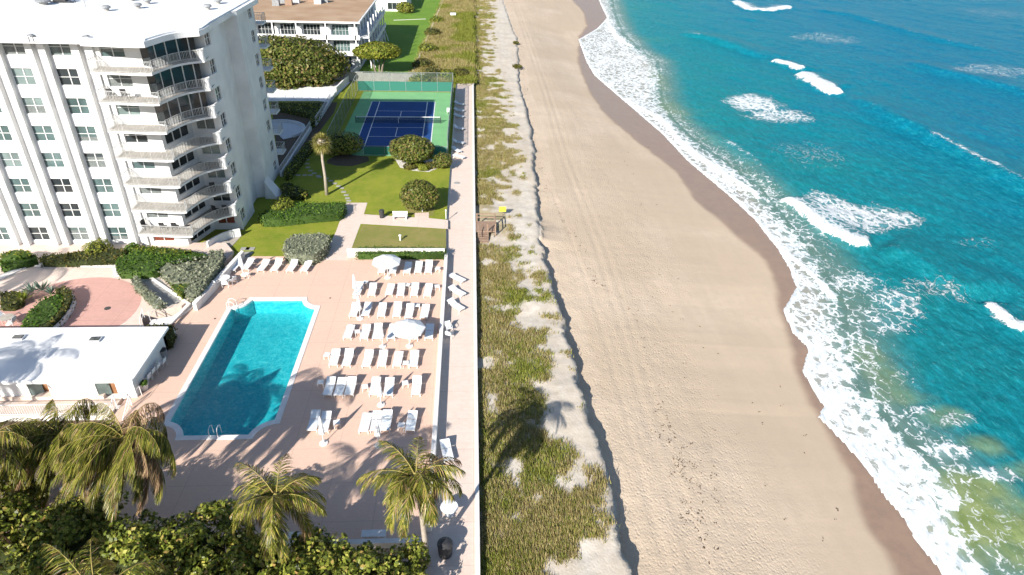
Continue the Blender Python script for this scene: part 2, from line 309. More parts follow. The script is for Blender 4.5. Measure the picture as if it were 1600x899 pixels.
t = NT('beach_sand'); p = t.pos(); n1 = t.noise(p, .12, 5, .6); n2 = t.noise(p, 1.1, 6, .7); n3 = t.noise(p, 12, 3, .7)
dry = t.mix(t.rng(n1, .35, .65), (.60, .485, .37), (.53, .42, .31)); dry = t.mix(t.rng(n2, .45, .72, 0, .5), dry, (.41, .335, .26)); dry = t.mix(t.rng(n3, .4, .7, 0, .25), dry, (.43, .34, .26))
dry = t.mix(t.math('MULTIPLY', t.attr('damp'), .65), dry, (.46, .36, .26)); dry = t.mix(t.attr('dune'), dry, t.mix(t.rng(n2, .35, .65), (.60, .55, .48), (.46, .41, .34)))
st_n = t.noise(t.pos((1, .10, 1), rad(6)), .45, 4, .6); dry = t.mix(t.rng(st_n, .38, .66, 0, .45), dry, (.43, .345, .255)); c = t.mix(t.attr('wet'), dry, t.mix(t.rng(n2, .4, .7), (.30, .205, .145), (.255, .175, .13)))
vg = t.mix(t.attr('green'), t.mix(t.rng(n2, .35, .7), (.27, .215, .10), (.40, .33, .20)), (.12, .17, .03)); c = t.mix(t.math('MULTIPLY', t.attr('veg'), .85), c, vg)
t.out(c, t.rng(t.attr('wet'), 0, 1, .95, .38), .35)
foot = t.voro(t.pos((1.3, .8, 1)), 3.4); foot = t.math('MINIMUM', foot, .42); vst = t.math('MULTIPLY', t.attr('foot'), .34)
t.bump(t.math('ADD', t.math('MULTIPLY', foot, 1.6), t.noise(p, 6, 3)), vst, .16)
footm = sstep(.66, .42, tt+(fbm(X, Y, .12, 2, 55)-.5)*.25)*.9+.12; footm = np.where(wet > .1, .04, footm); footm = np.where(X < ex[:, None], .45, footm)
tag(grid_mesh('beach', X, Y, Z, t.m, {'wet': wet*(tt > .4), 'damp': damp*(tt > .1), 'veg': veg, 'green': grn, 'dune': (X < ex[:, None]+.25)*1., 'foot': footm}), kind='structure')
def dune_z(x, y): return ZD+.18*(fbm(np.asarray(x), np.asarray(y), .35, 4, 21)-.5)*2
# --- grass on the dune: blades
def blades(name, XY, zz, hgt, mats, lean=.6, label=None, cat=None, wdt=.05, n_per=7, pick=None, seg=.35):
    n = len(XY); C = np.repeat(XY, n_per, 0)+RNG.normal(size=(n*n_per, 2))*seg*.5; z = np.repeat(zz, n_per); h = hgt*(.5+RNG.random(n*n_per))
    a = RNG.random(n*n_per)*2*PI; ln = lean*h*(.4+RNG.random(n*n_per)); b0 = np.c_[C, z-.03]; tip = b0+np.c_[np.cos(a)*ln-.15*h, np.sin(a)*ln+.2*h, h]
    w_ = np.c_[-np.sin(a), np.cos(a), 0*a]*wdt*(.6+.8*RNG.random(n*n_per))[:, None]
    V = np.stack([b0-w_, b0+w_, tip], 1).reshape(-1, 3); mi = np.repeat(pick, n_per) if pick is not None else None
    o = quads_mesh(name, V, 3, mats, mi); return tag(o, label, cat, kind='stuff')
N = 36000; gy = 20+(RNG.random(N)**1.7)*235; gx = left+.15+RNG.random(N)*(np.interp(gy, VY, VX)-left+1.3); sel = (fbm(gx, gy, .7, 5, 91)+np.clip((np.interp(gy, VY, VX)-gx)*.085-.10, -.6, .13)+(fbm(gx, gy, 2.3, 2, 92)-.5)*.24+RNG.normal(size=N)*.02) > .505
sel &= gx < scarp(gy)-.25; sel &= ~((gy > 65.5) & (gy < 76) & (gx < 4.2)); gx, gy = gx[sel], gy[sel]
pk = (fbm(gx, gy, .22, 4, 95)+RNG.normal(size=len(gx))*.09 > .61).astype(int)
blades('dune_grass', np.c_[gx, gy], dune_z(gx, gy), .24, ['leaf_tan', 'leaf_dgreen'], pick=pk, wdt=.035, label='tan and green beach grass covering the dune beside the sea walk', cat='grass', n_per=9)
# --- creeping plants on the scarp edge
for k, (px, py, s) in enumerate([(808, 105, 1.2), (806, 68, .8)]):
    x, y = G(px, py, -.8); th_ = RNG.random(260)*2*PI; rr = s*np.sqrt(RNG.random(260)); C = np.c_[x+rr*np.cos(th_)*.9, y+rr*np.sin(th_)*1.5, -.75+.25*RNG.random(260)]
    tag(quads_mesh('beach_plant', leaf_quads(C, .32), 4, ['leaf_olive']), ['olive creeping plant clump on the sand ledge, nearer and bigger one', 'small olive creeping plant clump further up the sand ledge'][k], 'plant', 'plants on the sand ledge')
# --- wrack line debris
V = []
for pts, n, sp in (([(812, 60), (820, 150), (836, 230), (850, 300), (880, 360), (905, 390), (935, 450), (975, 470), (1000, 520), (1030, 640), (1060, 720), (1080, 800), (1110, 899)], 230, .30), ([(1035, 670), (1060, 700), (1075, 730), (1085, 790), (1100, 860)], 70, .8), ([(950, 200), (1050, 520), (1200, 700), (1290, 850)], 60, 3.)):
    W = np.array(GP(pts, -2.2)); L = np.r_[0, np.cumsum(np.hypot(*np.diff(W, axis=0).T))]; s = RNG.random(n)*L[-1]; x = np.interp(s, L, W[:, 0])+RNG.normal(size=n)*sp; y = np.interp(s, L, W[:, 1])+RNG.normal(size=n)*sp
    V.append(np.c_[x, y])
W = np.vstack(V); e_ = scarp(W[:, 1]); W = W[W[:, 0] > e_+.8]
from_z = []
for (x, y) in W:
    j = min(np.searchsorted(ys, y), len(ys)-1); from_z.append(np.interp(x, X[j], Z[j]))
Cn = np.c_[W, np.array(from_z)+.03]; Cn = np.repeat(Cn, 3, 0)+RNG.normal(size=(len(Cn)*3, 3))*(.10, .10, .008)
M['weed'] = MN('dry_seaweed', (.05, .035, .025), (.12, .08, .05), 8, .9)
tag(quads_mesh('seaweed_debris', leaf_quads(Cn, .12, up=1.5), 4, ['weed']), 'dark seaweed scraps scattered along the beach', 'seaweed', kind='stuff')
# --- the sea
ysea = [2.]
while ysea[-1] < 360: ysea.append(ysea[-1]+max(.22, (ysea[-1]-8)*.0065))
ysea = np.array(ysea+[400, 460, 560, 750, 1100, 1700, 3000]); sh = np.interp(ysea, *zip(*sorted([(p[1], p[0]) for p in wet_edge])))
so_ = np.concatenate([np.arange(0, 26, .22), 26+np.cumsum(np.linspace(.24, 1.5, 150)), [185, 220, 300, 450, 700, 1100, 1800, 3000]]); so_ = np.sort(so_)
WX = sh[:, None]+so_[None, :]-.3; WY = np.repeat(ysea[:, None], WX.shape[1], 1)
dsw, _ = pline(WX, WY, swash[::-1]); dou, _ = pline(WX, WY, outer[::-1])
H = np.zeros_like(WX); foam = np.zeros_like(WX); steep = np.zeros_like(WX)
WXn = WX+(fbm(WX, WY, .12, 3, 201)-.5)*2.2; WYn = WY+(fbm(WX, WY, .12, 3, 202)-.5)*2.2; jag = (fbm(WX, WY, .9, 3, 203)-.5)*.9
inz = sstep(-.1, .25, dsw+jag*.5)*sstep(.6, -1.2, dou+jag*2.5)
wid = np.interp(WY, [20, 36, 48, 60, 75, 100, 150, 250], [.68, .64, .57, .50, .50, .53, .50, .42])
foam = inz*(wid+.16*(fbm(WX, WY, .28, 3, 204)-.5)*2-.12*sstep(-3, 0, dou)); foam += .5*np.exp(-((dsw-.25+jag*.2)/.28)**2)*(dsw > -.15)
after = np.exp(-np.clip(dou, 0, 99)/5.)*(dou > 0)*.34*(.6+.8*fbm(WX, WY, .15, 3, 205)); foam = np.maximum(foam, after)
# breakers: polyline, crest height, front width, foam width (m), lace behind
BR = [([(937, 3), (947, 30), (963, 57), (980, 70), (1002, 80)], .25, .9, .85, .3), ([(985, 158), (1030, 186), (1077, 236), (1120, 265), (1150, 285), (1178, 303), (1202, 322)], .30, .7, .75, .2),
      ([(1180, 345), (1215, 385), (1250, 412), (1285, 447), (1312, 478)], .12, .5, .6, .1),
      ([(1221, 310), (1258, 334), (1290, 360), (1330, 380), (1366, 387)], .85, 1.1, 1.15, .75), ([(1250, 116), (1275, 132), (1298, 145), (1320, 146)], 1.1, 1.9, 2.3, .45),
      ([(1205, 95), (1232, 103), (1258, 112)], .8, 1.3, 1.4, .2), ([(1145, 2), (1170, 15), (1200, 18), (1238, 11)], .8, 1.6, 1.7, .7), ([(1537, 474), (1560, 492), (1580, 509), (1602, 518), (1640, 525)], .7, .8, .75, .3)]
for pts, h, fw, fo, lace in BR:
    d, tq = pline(WXn*.35+WX*.65, WYn*.35+WY*.65, GP(pts[::-1], ZW)); env = sstep(0, .10, tq)*sstep(1, .90, tq); env = np.where((tq <= 0) | (tq >= 1), 0, env)+.0
    H += h*env*np.where(d < 0, np.exp(-(d/fw)**2), np.exp(-(d/(fw*3.2))**2)); thick = fo*(.35+1.3*fbm(WX, WY, .45, 3, 206)); thick = thick*(.15+.85*env); jag = (fbm(WX, WY, 1.1, 4, 216)-.5)*1.5*(.3+.7*env)
    foam = np.maximum(foam, (.70+.5*fbm(WX, WY, 1.1, 3, 215))*env**.6*sstep(-thick*1.35-jag*.5, -thick*.35, d)*sstep(thick*1.3+jag*.9, -thick*.05, d)); foam = np.maximum(foam, lace*env*.75*sstep(-.5, .5, d)*np.exp(-np.clip(d, 0, 99)/7.))
SW = [([(1320, 147), (1400, 190), (1500, 240), (1600, 292), (1700, 345)], .75), ([(1366, 388), (1420, 405), (1470, 432), (1537, 472)], .5), ([(1050, 50), (1120, 65), (1205, 95)], .55), ([(1400, 92), (1475, 115), (1550, 132), (1650, 160)], .6), ([(1100, 200), (1170, 250), (1222, 310)], .35), ([(1238, 10), (1330, 25), (1450, 60), (1600, 90)], .4)]
for pts, h in SW:
    d, tq = pline(WXn, WYn, GP(pts[::-1], ZW)); env = sstep(0, .2, tq)*sstep(1, .8, tq); H += 1.5*h*env*np.where(d < 0, np.exp(-(d/1.7)**2), np.exp(-(d/6.)**2)); steep += env*np.exp(-((d+1.2)/1.6)**2)
    foam = np.maximum(foam, .40*env*np.exp(-((d-.3)/1.0)**2)*(fbm(WX, WY, .22, 3, 207)*2.-.45))
# lace patches: centre px, radii m, amount
for px, py, rx, ry, am in [(1175, 160, 7, 8, .60), (1215, 180, 8, 6, .5), (1330, 335, 5.5, 5.5, .60), (1385, 335, 5, 4, .5), (1300, 320, 4, 6, .5), (1270, 240, 9, 8, .26), (1340, 440, 5, 4, .40), (1400, 470, 4, 4, .40), (1460, 455, 5, 4, .30), (1380, 500, 4, 3.5, .36), (1340, 540, 3, 3, .38), (1545, 110, 14, 10, .32), (1290, 60, 14, 10, .30), (1560, 20, 22, 16, .26), (1420, 590, 3, 2, .24), (1480, 710, 2.5, 1.5, .52), (1560, 750, 2, 1.2, .48), (1450, 640, 2, 1, .34), (1500, 660, 2.4, 1.2, .34), (1250, 420, 4, 5, .25), (1530, 380, 4, 2, .24)]:
    cx, cy = G(px, py, ZW); q = np.hypot((WXn-cx)/rx, (WYn-cy)/ry); foam = np.maximum(foam, am*sstep(1.25, .35, q+(fbm(WX, WY, .4, 3, 208)-.5)*.7))
foam *= sstep(-.25, .05, dsw); amp = sstep(0, 25, dou)
H += (.03+.26*amp)*(fbm(WX*.8+WY*.35, WY*.28-WX*.1, .28, 3, 209)-.5)*2+(.02+.10*sstep(-1, 6, dou))*(fbm(WX, WY*.7, .9, 3, 210)-.5)*2+foam.clip(0, 1)*.07*(fbm(WX, WY, 2.2, 3, 211))
H *= sstep(-.2, 1.0, dsw)
depth = np.clip(dou/60, -.2, 1.2); reef = np.zeros_like(WX)
for px, py, rx, ry, am in [(1580, 830, 7, 3.2, 1), (1520, 770, 4.0, 1.8, .9), (1540, 700, 1.6, 1.3, .55), (1480, 650, 2.0, 1.4, .5), (1420, 620, 2.8, 1.5, .45), (1395, 590, 2, 2.5, .42), (1365, 560, 1.6, 3, .4), (1610, 750, 2.4, 1.2, .5), (1010, 110, 2.5, 16, .35), (1045, 170, 2.5, 10, .3)]:
    cx, cy = G(px, py, ZW); q = np.hypot((WXn-cx)/rx, (WYn-cy)/ry); reef = np.maximum(reef, am*sstep(1.35, .3, q+(fbm(WX, WY, .5, 4, 212)-.5)*1.1))
sandy = .55*sstep(6, 0, dou)*(dou > -50)
ZS = ZW+.015+H; ZS = np.where(dsw < 0, ZW-.25+np.clip(dsw, -2, 0)*.6, ZS-.04*sstep(.4, 0, dsw))
t = NT('sea_water'); p = t.pos(); pr = t.pos((1, 1, 1), rad(35)); dp = t.attr('depth'); nb = t.noise(t.pos((.7, 1.6, 1), rad(-25)), .07, 4, .6); n2 = t.noise(pr, .6, 5, .65)
dq = t.math('ADD', dp, t.rng(nb, .3, .7, -.16, .16))
wc = t.ramp(t.rng(dq, -.1, 1.1), [(0, (.06, .22, .19)), (.14, (.010, .205, .215)), (.35, (.003, .185, .235)), (.6, (.002, .16, .25)), (1, (.002, .135, .255))])
gx_ = t.n.new('ShaderNodeSeparateXYZ'); t.l(t.g.outputs['Position'], gx_.inputs[0]); nearf = t.rng(gx_.outputs[1], 40, 110, 1, 0); wc = t.mix(t.math('MULTIPLY', nearf, .5), wc, (.010, .135, .15))
wc = t.mix(t.rng(n2, .3, .75, 0, .45), wc, (.001, .085, .115)); rp = t.noise(t.pos((1, .42, 1), rad(-24)), 1.5, 6, .7); wc = t.mix(t.rng(rp, .46, .70, 0, .7), wc, (.012, .26, .32)); r2 = t.noise(t.pos((1, .30, 1), rad(-32)), 3.6, 4, .75); wc = t.mix(t.rng(r2, .54, .72, 0, .5), wc, (.06, .38, .43)); wc = t.mix(t.rng(r2, .46, .30, 0, .4), wc, (.001, .11, .15)); wc = t.mix(t.attr('sandy'), wc, (.17, .19, .135))  # stretched noise paints ripple contrast and fine highlights into the water colour
rf = t.mix(t.rng(t.noise(p, .9, 5, .7), .35, .65), (.17, .22, .06), (.27, .31, .12)); wc = t.mix(t.math('MULTIPLY', t.attr('reef'), .85), wc, rf)
# swash film over the sand
wc = t.mix(t.attr('film'), wc, (.30, .25, .20))
# lace pattern
dn = t.n.new('ShaderNodeTexNoise'); t.l(p, dn.inputs['Vector']); dn.inputs['Scale'].default_value = .8; dn.inputs['Detail'].default_value = 4
vm = t.n.new('ShaderNodeVectorMath'); vm.operation = 'MULTIPLY_ADD'; t.l(dn.outputs['Color'], vm.inputs[0]); vm.inputs[1].default_value = (1.9, 1.9, 0); t.l(t.pos((1, .75, 0), rad(20)), vm.inputs[2])
e1 = t.voro(vm.outputs[0], .95, 'DISTANCE_TO_EDGE'); e2 = t.voro(vm.outputs[0], 2.6, 'DISTANCE_TO_EDGE'); nz = t.noise(vm.outputs[0], 3.5, 6, .75)
pat = t.math('ADD', t.math('ADD', t.math('MULTIPLY', t.rng(e1, 0, .30, 1, 0), .42), t.math('MULTIPLY', t.rng(e2, 0, .32, 1, 0), .26)), t.math('MULTIPLY', t.rng(nz, .25, .75), .34))
fm = t.attr('foam'); thr = t.math('SUBTRACT', 1.02, fm); fmask = t.rng(t.math('SUBTRACT', pat, thr), -.075, .11, 0, 1, True); wc = t.mix(t.rng(fm, .25, .8, 0, .38), wc, (.50, .60, .60))
ft = t.noise(p, 7, 5, .75); fcol = t.mix(t.rng(t.noise(t.pos((1, .45, 1), rad(-30)), 2.2, 6, .7), .42, .66, 0, .9), (.78, .80, .81), (.42, .47, .50))
t.b.inputs['IOR'].default_value = 1.14; col = t.mix(fmask, wc, fcol); t.out(col, t.rng(fmask, 0, 1, .30, .8), .07)
w1 = t.noise(t.pos((1, .55, 1), rad(-28)), .9, 6, .62); w2 = t.noise(t.pos((1, .6, 1), rad(30)), 3.2, 4, .65)
hh = t.math('ADD', t.math('MULTIPLY', w1, 1.0), t.math('ADD', t.math('MULTIPLY', w2, .28), t.math('MULTIPLY', t.math('MULTIPLY', fmask, t.math('ADD', ft, .6)), .30))); t.bump(hh, t.math('ADD', .10, t.math('MULTIPLY', t.rng(dp, 0, .15), .80)), .38)
film = sstep(-1.0, -3.5, dou)*(dsw > -.1)*.75
tag(grid_mesh('sea', WX, WY, ZS, t.m, {'foam': foam, 'depth': depth, 'reef': reef, 'sandy': sandy, 'film': film}), kind='structure')
# ================================================================== GROUND
M['lowground'] = MN('sandy_low_ground', (.30, .22, .16), (.20, .15, .11), .8, .95, .3)
g = MB(); g.prism([(-900, -200), (left+.2, -200), (left+.2, 1500), (-900, 1500)], -1.7, -1.62); struct('ground', g, 'lowground')
g = MB(); g.prism([(-3000, -500), (3000, -500), (3000, 4000), (-3000, 4000)], -6.1, -6); struct('seabed', g, 'soil')
def wb(mb, name, mats, par, label=None, smooth=False):
    """build in world coordinates under a thing that stands at its own place"""
    o = mb.build(name, mats, par, label, smooth); L = Vector((0, 0, 0)); q = par
    while q is not None: L += q.location; q = q.parent if q.parent and q.parent.type == 'EMPTY' else None
    if par.type == 'EMPTY': o.matrix_parent_inverse = Matrix.Translation(L).inverted()
    return o
def rect(x0, x1, y0, y1): return [(x0, y0), (x1, y0), (x1, y1), (x0, y1)]
def arc(cx, cy, r, a0, a1, n=8): return [(cx+r*math.cos(rad(a0+(a1-a0)*i/n)), cy+r*math.sin(rad(a0+(a1-a0)*i/n))) for i in range(n+1)]
# pool outline with scooped corners
PX0, PX1, PY0, PY1 = -22.25, -13.95, 35.15, 53.65
def scoop(i, r): 
    x0, x1, y0, y1 = PX0+i, PX1-i, PY0+i, PY1-i; k = math.degrees(math.asin(min(1, i/r))) if i else 0
    return arc(PX0, PY0, r, 90-k, k)[::1]+arc(PX1, PY0, r, 180-k, 90+k)+arc(PX1, PY1, r, 270-k, 180+k)+arc(PX0, PY1, r, 360-k, 270+k)
pool_out = scoop(0, 1.5); pool_in = scoop(.42, 1.95)
deck = MB(); deck.prism([(-2.9, 14), (-2.9, 61.35), (-13, 61.4), (-15.8, 61.5), (-24.2, 61.6), (-26, 54.), (-26, 14)][::-1], -1.62, 0, holes=[pool_out]); struct('pool_deck', deck, 'paver')
g = MB(); g.prism(rect(-90, -3.0, 61.6, 131), -1.62, -.012); struct('lawn', g, 'lawn')
g = MB(); g.prism([(-16.2, 61.45), (-12.6, 61.45), (-12.6, 61.62), (-16.2, 61.62)], -1.6, -.002); struct('deck_joint', g, 'paver')
g = MB(); g.prism(rect(-2.9, .1, 10, 130), -1.6, ZK); struct('sea_walk', g, 'walk')
g = MB(); g.prism(rect(-3.02, -2.9, 61.2, 130), -1.6, ZK+.16); struct('walk_kerb', g, 'kerb')
# paths and lawn patches, one sheet above the other
def sheet(name, px, z, mat, z0=None): g = MB(); p = GP(px, z); g.prism(p, z if z0 is None else z0, z); return struct(name, g, mat)
sheet('path', [(498, 407), (515, 382), (525, 362), (533, 340), (540, 317), (574, 317), (568.5, 335), (648, 340), (648, 333), (670, 332), (670, 341), (700, 344), (700, 358), (563.5, 350), (545, 400), (543, 407)], .004, 'walk')
sheet('dry_lawn', [(566, 352), (697, 359), (697, 397), (545, 397)], .008, 'lawndry')
sheet('patio', [(290, 391), (345, 366), (372, 366), (378, 368), (352, 396)], .02, 'beige')
# the circular plaza
g = MB(); pz = .3; g.prism([(-90, 39.6), (-27.5, 39.6), (-27.5, 47.), (-28.2, 48.6), (-29.3, 50.6), (-26.2, 51.8), (-25.6, 54), (-24.6, 62.), (-26, 64), (-90, 64)], -1.62, pz); struct('plaza', g, 'walk')
cc = G(120, 488, pz); rr = math.hypot(G(212, 475, pz)[0]-cc[0], G(212, 475, pz)[1]-cc[1]); g = MB(); g.prism(arc(*G(105, 487, pz), 5.9, 0, 360, 40)[:-1], pz, pz+.004); struct('plaza_circle', g, 'paver2')
for nm, pts, h in (('plaza_border', [(0, 430), (45, 410), (180, 412), (182, 425), (231, 428), (298, 474), (262, 512), (258, 512), (292, 474), (230, 432), (178, 430), (176, 416), (46, 415), (0, 437)], .12),):
    g = MB(); g.prism(GP(pts, pz+h), pz, pz+h); struct(nm, g, 'kerb')
g = MB(); g.prism(GP([(222, 440), (246, 432), (285, 470), (262, 480)], pz+.01), pz, pz+.012); struct('gravel_bed', g, 'greycon')
# ---- pool
pool = thing('swimming_pool', 'turquoise swimming pool with scooped corners and white coping in the pink deck', 'swimming pool', (-18.1, 44.4, 0))
g = MB(); n = len(pool_out); 
for k, (zz) in enumerate([.035]):
    vs = [(x, y, zz) for x, y in pool_out]+[(x, y, zz) for x, y in pool_in]; g.add(vs, [(i, (i+1) % n, n+(i+1) % n, n+i) for i in range(n)])
g.add([(x, y, .035) for x, y in pool_out]+[(x, y, -.3) for x, y in pool_out], [(i, n+i, n+(i+1) % n, (i+1) % n) for i in range(n)])
g.add([(x, y, .035) for x, y in pool_in]+[(x, y, -.4) for x, y in pool_in], [(i, (i+1) % n, n+(i+1) % n, n+i) for i in range(n)]); wb(g, 'coping', 'kerb', pool)
g = MB(); g.prism(pool_in, -1.5, -1.5); g.add([(x, y, -.4) for x, y in pool_in]+[(x, y, -1.5) for x, y in pool_in], [(i, (i+1) % n, n+(i+1) % n, n+i) for i in range(n)])
t = NT('pool_plaster'); p = t.pos(); t.out(t.mix(t.rng(t.noise(p, .3, 3), .3, .7), (.56, .68, .68), (.46, .60, .62)), .8); wb(g, 'basin', t.m, pool)
g = MB(); g.prism(pool_in, -.13, -.13); t = NT('pool_water'); p = t.pos(); dn = t.n.new('ShaderNodeTexNoise'); t.l(p, dn.inputs['Vector']); dn.inputs['Scale'].default_value = 1.8; dn.inputs['Detail'].default_value = 3
vm = t.n.new('ShaderNodeVectorMath'); vm.operation = 'MULTIPLY_ADD'; t.l(dn.outputs['Color'], vm.inputs[0]); vm.inputs[1].default_value = (1.1, 1.1, 0); t.l(t.pos((1, 1, 0)), vm.inputs[2])
ca = t.voro(vm.outputs[0], 3.2, 'DISTANCE_TO_EDGE'); k = t.math('MULTIPLY', t.rng(ca, 0, .2, 1, 0), t.rng(t.noise(p, 3.3, 4, .7), .35, .65)); bc = t.mix(k, (.13, .72, .78), (.55, .98, .98))  # caustic light mottling painted into the water tint along cell edges
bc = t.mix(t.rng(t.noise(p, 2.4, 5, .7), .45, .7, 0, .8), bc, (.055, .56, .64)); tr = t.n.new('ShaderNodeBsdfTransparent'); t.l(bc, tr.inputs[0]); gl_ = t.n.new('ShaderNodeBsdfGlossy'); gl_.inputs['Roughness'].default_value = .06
bm = t.n.new('ShaderNodeBump'); bm.inputs['Strength'].default_value = .3; bm.inputs['Distance'].default_value = .1; t.l(t.noise(p, 2.4, 4), bm.inputs['Height']); t.l(bm.outputs[0], gl_.inputs['Normal'])
mx = t.n.new('ShaderNodeMixShader'); mx.inputs[0].default_value = .045; t.l(tr.outputs[0], mx.inputs[1]); t.l(gl_.outputs[0], mx.inputs[2]); t.l(mx.outputs[0], t.n['Material Output'].inputs[0])
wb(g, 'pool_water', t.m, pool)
def ladder(x, y, rz, nm):
    g = MB()
    for s in (-.28, .28): g.tube([(s, -.55, -.02), (s, -.55, .62), (s, -.40, .78), (s, -.1, .80), (s, .12, .62), (s, .16, -.1), (s, .16, -.35)], .028, 6)
    o = g.build('handrail', 'wmetal', pool); o.location = (x+18.1, y-44.4, 0); o.rotation_euler = (0, 0, rz); return o
x, y = G(362, 481); ladder(x+.25, y, -PI/2, 1); x, y = G(338, 678); ladder(x, y+.1, 0, 2)
# ---- low walls round the deck
def wall_thing(name, label, cat, px, zs, mat, loc=None, pts=None, part=None):
    P = pts or GP(px, zs[1]); g = MB(); g.prism(P, zs[0], zs[1]); o = g.build(name, mat); return tag(o, label, cat)
wall_thing('garden_wall', 'long low white wall between the lounger terrace and the sea walk', 'wall', None, (-1.6, .42), 'kerb', pts=rect(-2.9, -2.58, 27.2, 61.3))
wall_thing('seawall', 'long white low wall edging the sea walk above the dune', 'wall', None, (-1.7, -.14), 'kerb', pts=rect(.1, .36, 8, 130))
g = MB(); g.prism(rect(-12.9, -2.9, 61.3, 61.62), 0, .78); g.box(-12.95, -2.88, 61.24, 61.7, .785, .86, 1); tag(g.build('garden_wall', ['stone', 'kerb']), 'coral stone garden wall with white cap behind the lounger rows', 'wall')
wall_thing('planter_wall', 'low white wall at the foot of the deck beside the sea grape trees', 'wall', None, (0, .45), 'kerb', pts=rect(-12.5, -2.9, 25.9, 26.25))
for k, (a, b) in enumerate([((-11.0, 26.5), (-10.4, 26.5)), ((-6.7, 26.9), (-5.6, 26.9))]):
    g = MB(); g.box(a[0], b[0]+.35, 26.4, 26.9, .38, .44); g.box(a[0]+.05, a[0]+.15, 26.45, 26.85, 0, .375); g.box(b[0]+.2, b[0]+.3, 26.45, 26.85, 0, .375)
    tag(g.build('bench', 'wmetal'), ['small white bench by the low wall, left of the palm crown', 'white bench by the low wall between the two front palm crowns'][k], 'bench', 'white benches by the low wall')
# ---- tennis court
CO = Matrix.Translation((-11.68, 105.21, 0)) @ Matrix.Rotation(.0151, 4, 'Z')
def cpt(x, y): v = CO @ Vector((x, y, 0)); return (v.x, v.y)
M['cgreen'] = MN('green_court_paint', (.20, .44, .20), (.165, .38, .175), .5, .8); M['cblue'] = MN('blue_court_paint', (.014, .068, .235), (.012, .055, .19), .4, .75)
g = MB(); g.prism(rect(-19.6, -3.55, 90.6, 123.2), 0, .004); o = struct('tennis_court', g, ['cgreen', 'cblue', 'kerb'])
g = MB(); g.prism([cpt(-5.485, -11.885), cpt(5.485, -11.885), cpt(5.485, 11.885), cpt(-5.485, 11.885)], .008, .008); struct('court_playing_area', g, 'cblue')
g = MB(); 
def ln(x0, y0, x1, y1, w_=.07):
    if x0 == x1: q = [(x0-w_, y0), (x0+w_, y0), (x0+w_, y1), (x0-w_, y1)]
    else: q = [(x0, y0-w_), (x1, y0-w_), (x1, y0+w_), (x0, y0+w_)]
    g.prism([cpt(*v) for v in q], .012, .012)
for x in (-5.45, 5.45, -4.115, 4.115): ln(x, -11.8, x, 11.8)
for y in (-6.4, 6.4, -2.13, 2.13): ln(-4.04, y, 4.04, y, .05)
ln(-5.4, 11.85, 5.4, 11.85, .05); ln(-5.4, -11.85, 5.4, -11.85, .05); ln(0, -6.3, 0, -2.2, .05); ln(0, 2.2, 0, 6.3, .05); struct('court_lines', g, 'wmetal')
def alphamat(name, c, a):
    t = NT(name); t.out(c, .7); t.b.inputs['Alpha'].default_value = a; return t.m
M['net'] = alphamat('tennis_netting', (.02, .04, .05), .30); M['link'] = alphamat('chain_link', (.07, .11, .10), .22); M['screen'] = alphamat('windscreen_cloth', (.035, .17, .13), .93)
net = thing('tennis_net', 'dark tennis net with white headband across the blue court', 'tennis net', (-11.68, 105.2, 0))
for s in (-6.7, 6.7):
    g = MB(); a = cpt(s, 0); g.tube([(a[0], a[1], 0), (a[0], a[1], 1.1)], .05, 8); wb(g, 'post', 'dark', net)
a, b = cpt(-6.65, 0), cpt(6.65, 0); g = MB(); g.bar((*a, .52), (*b, .52), .02, .92); wb(g, 'netting', M['net'], net); g = MB(); g.bar((*a, 1.02), (*b, 1.02), .05, .10); wb(g, 'headband', 'wmetal', net)
a = cpt(0, 0); g = MB(); g.box(a[0]-.03, a[0]+.03, a[1]-.035, a[1]+.035, .02, .97); wb(g, 'centre_strap', 'wmetal', net)
def fence(name, label, pts, h, screen=None, step=3.05, post='grey', lk='link'):
    f = thing(name, label, 'fence', (*pts[0], 0))
    for a, b in zip(pts[:-1], pts[1:]):
        a, b = Vector((*a, 0)), Vector((*b, 0)); L = (b-a).length; n = max(1, round(L/step)); z = Vector((0, 0, 1))
        g = MB(); g.bar(a+z*h/2, b+z*h/2, .012, h-.08); wb(g, 'wire_mesh', M[lk], f)
        g = MB(); g.bar(a+z*h, b+z*h, .05); g.bar(a+z*.06, b+z*.06, .04); wb(g, 'rail', post, f)
        if screen: g = MB(); g.bar(a+z*(screen/2+.05), b+z*(screen/2+.05), .03, screen); wb(g, 'windscreen', M['screen'], f)
        for i in range(n+1):
            q = a.lerp(b, i/n); g = MB(); g.tube([q, q+z*(h+.04)], .035, 6); wb(g, 'post', post, f)
    return f
fence('court_fence', 'tall chain link fence with green windscreen at the far end of the tennis court', [(-20.6, 123.6), (-3.4, 123.6)], 3.4, 1.7)
fence('court_fence', 'green screened chain link fence along the sea side of the tennis court', [(-3.45, 123.4), (-3.45, 91.2)], 3.0, 2.2)
fence('court_fence', 'chain link fence between the tennis court and the shaded grass strip', [(-20.7, 123.4), (-20.2, 92.0)], 3.0)
fence('court_fence', 'low green screened fence at the near end of the court behind the round bush', [(-15.2, 91.0), (-3.6, 91.0)], 1.3, 1.15)
g = MB(); g.box(-.3, .3, -.25, .25, .35, .95); g.box(-.25, -.2, -.2, .2, 0, .35); g.box(.2, .25, -.2, .2, 0, .35); o = g.build('drinks_cooler', 'wmetal'); o.location = (*G(701, 178), .01); tag(o, 'white drinks cooler standing at the sea side edge of the court', 'cooler')
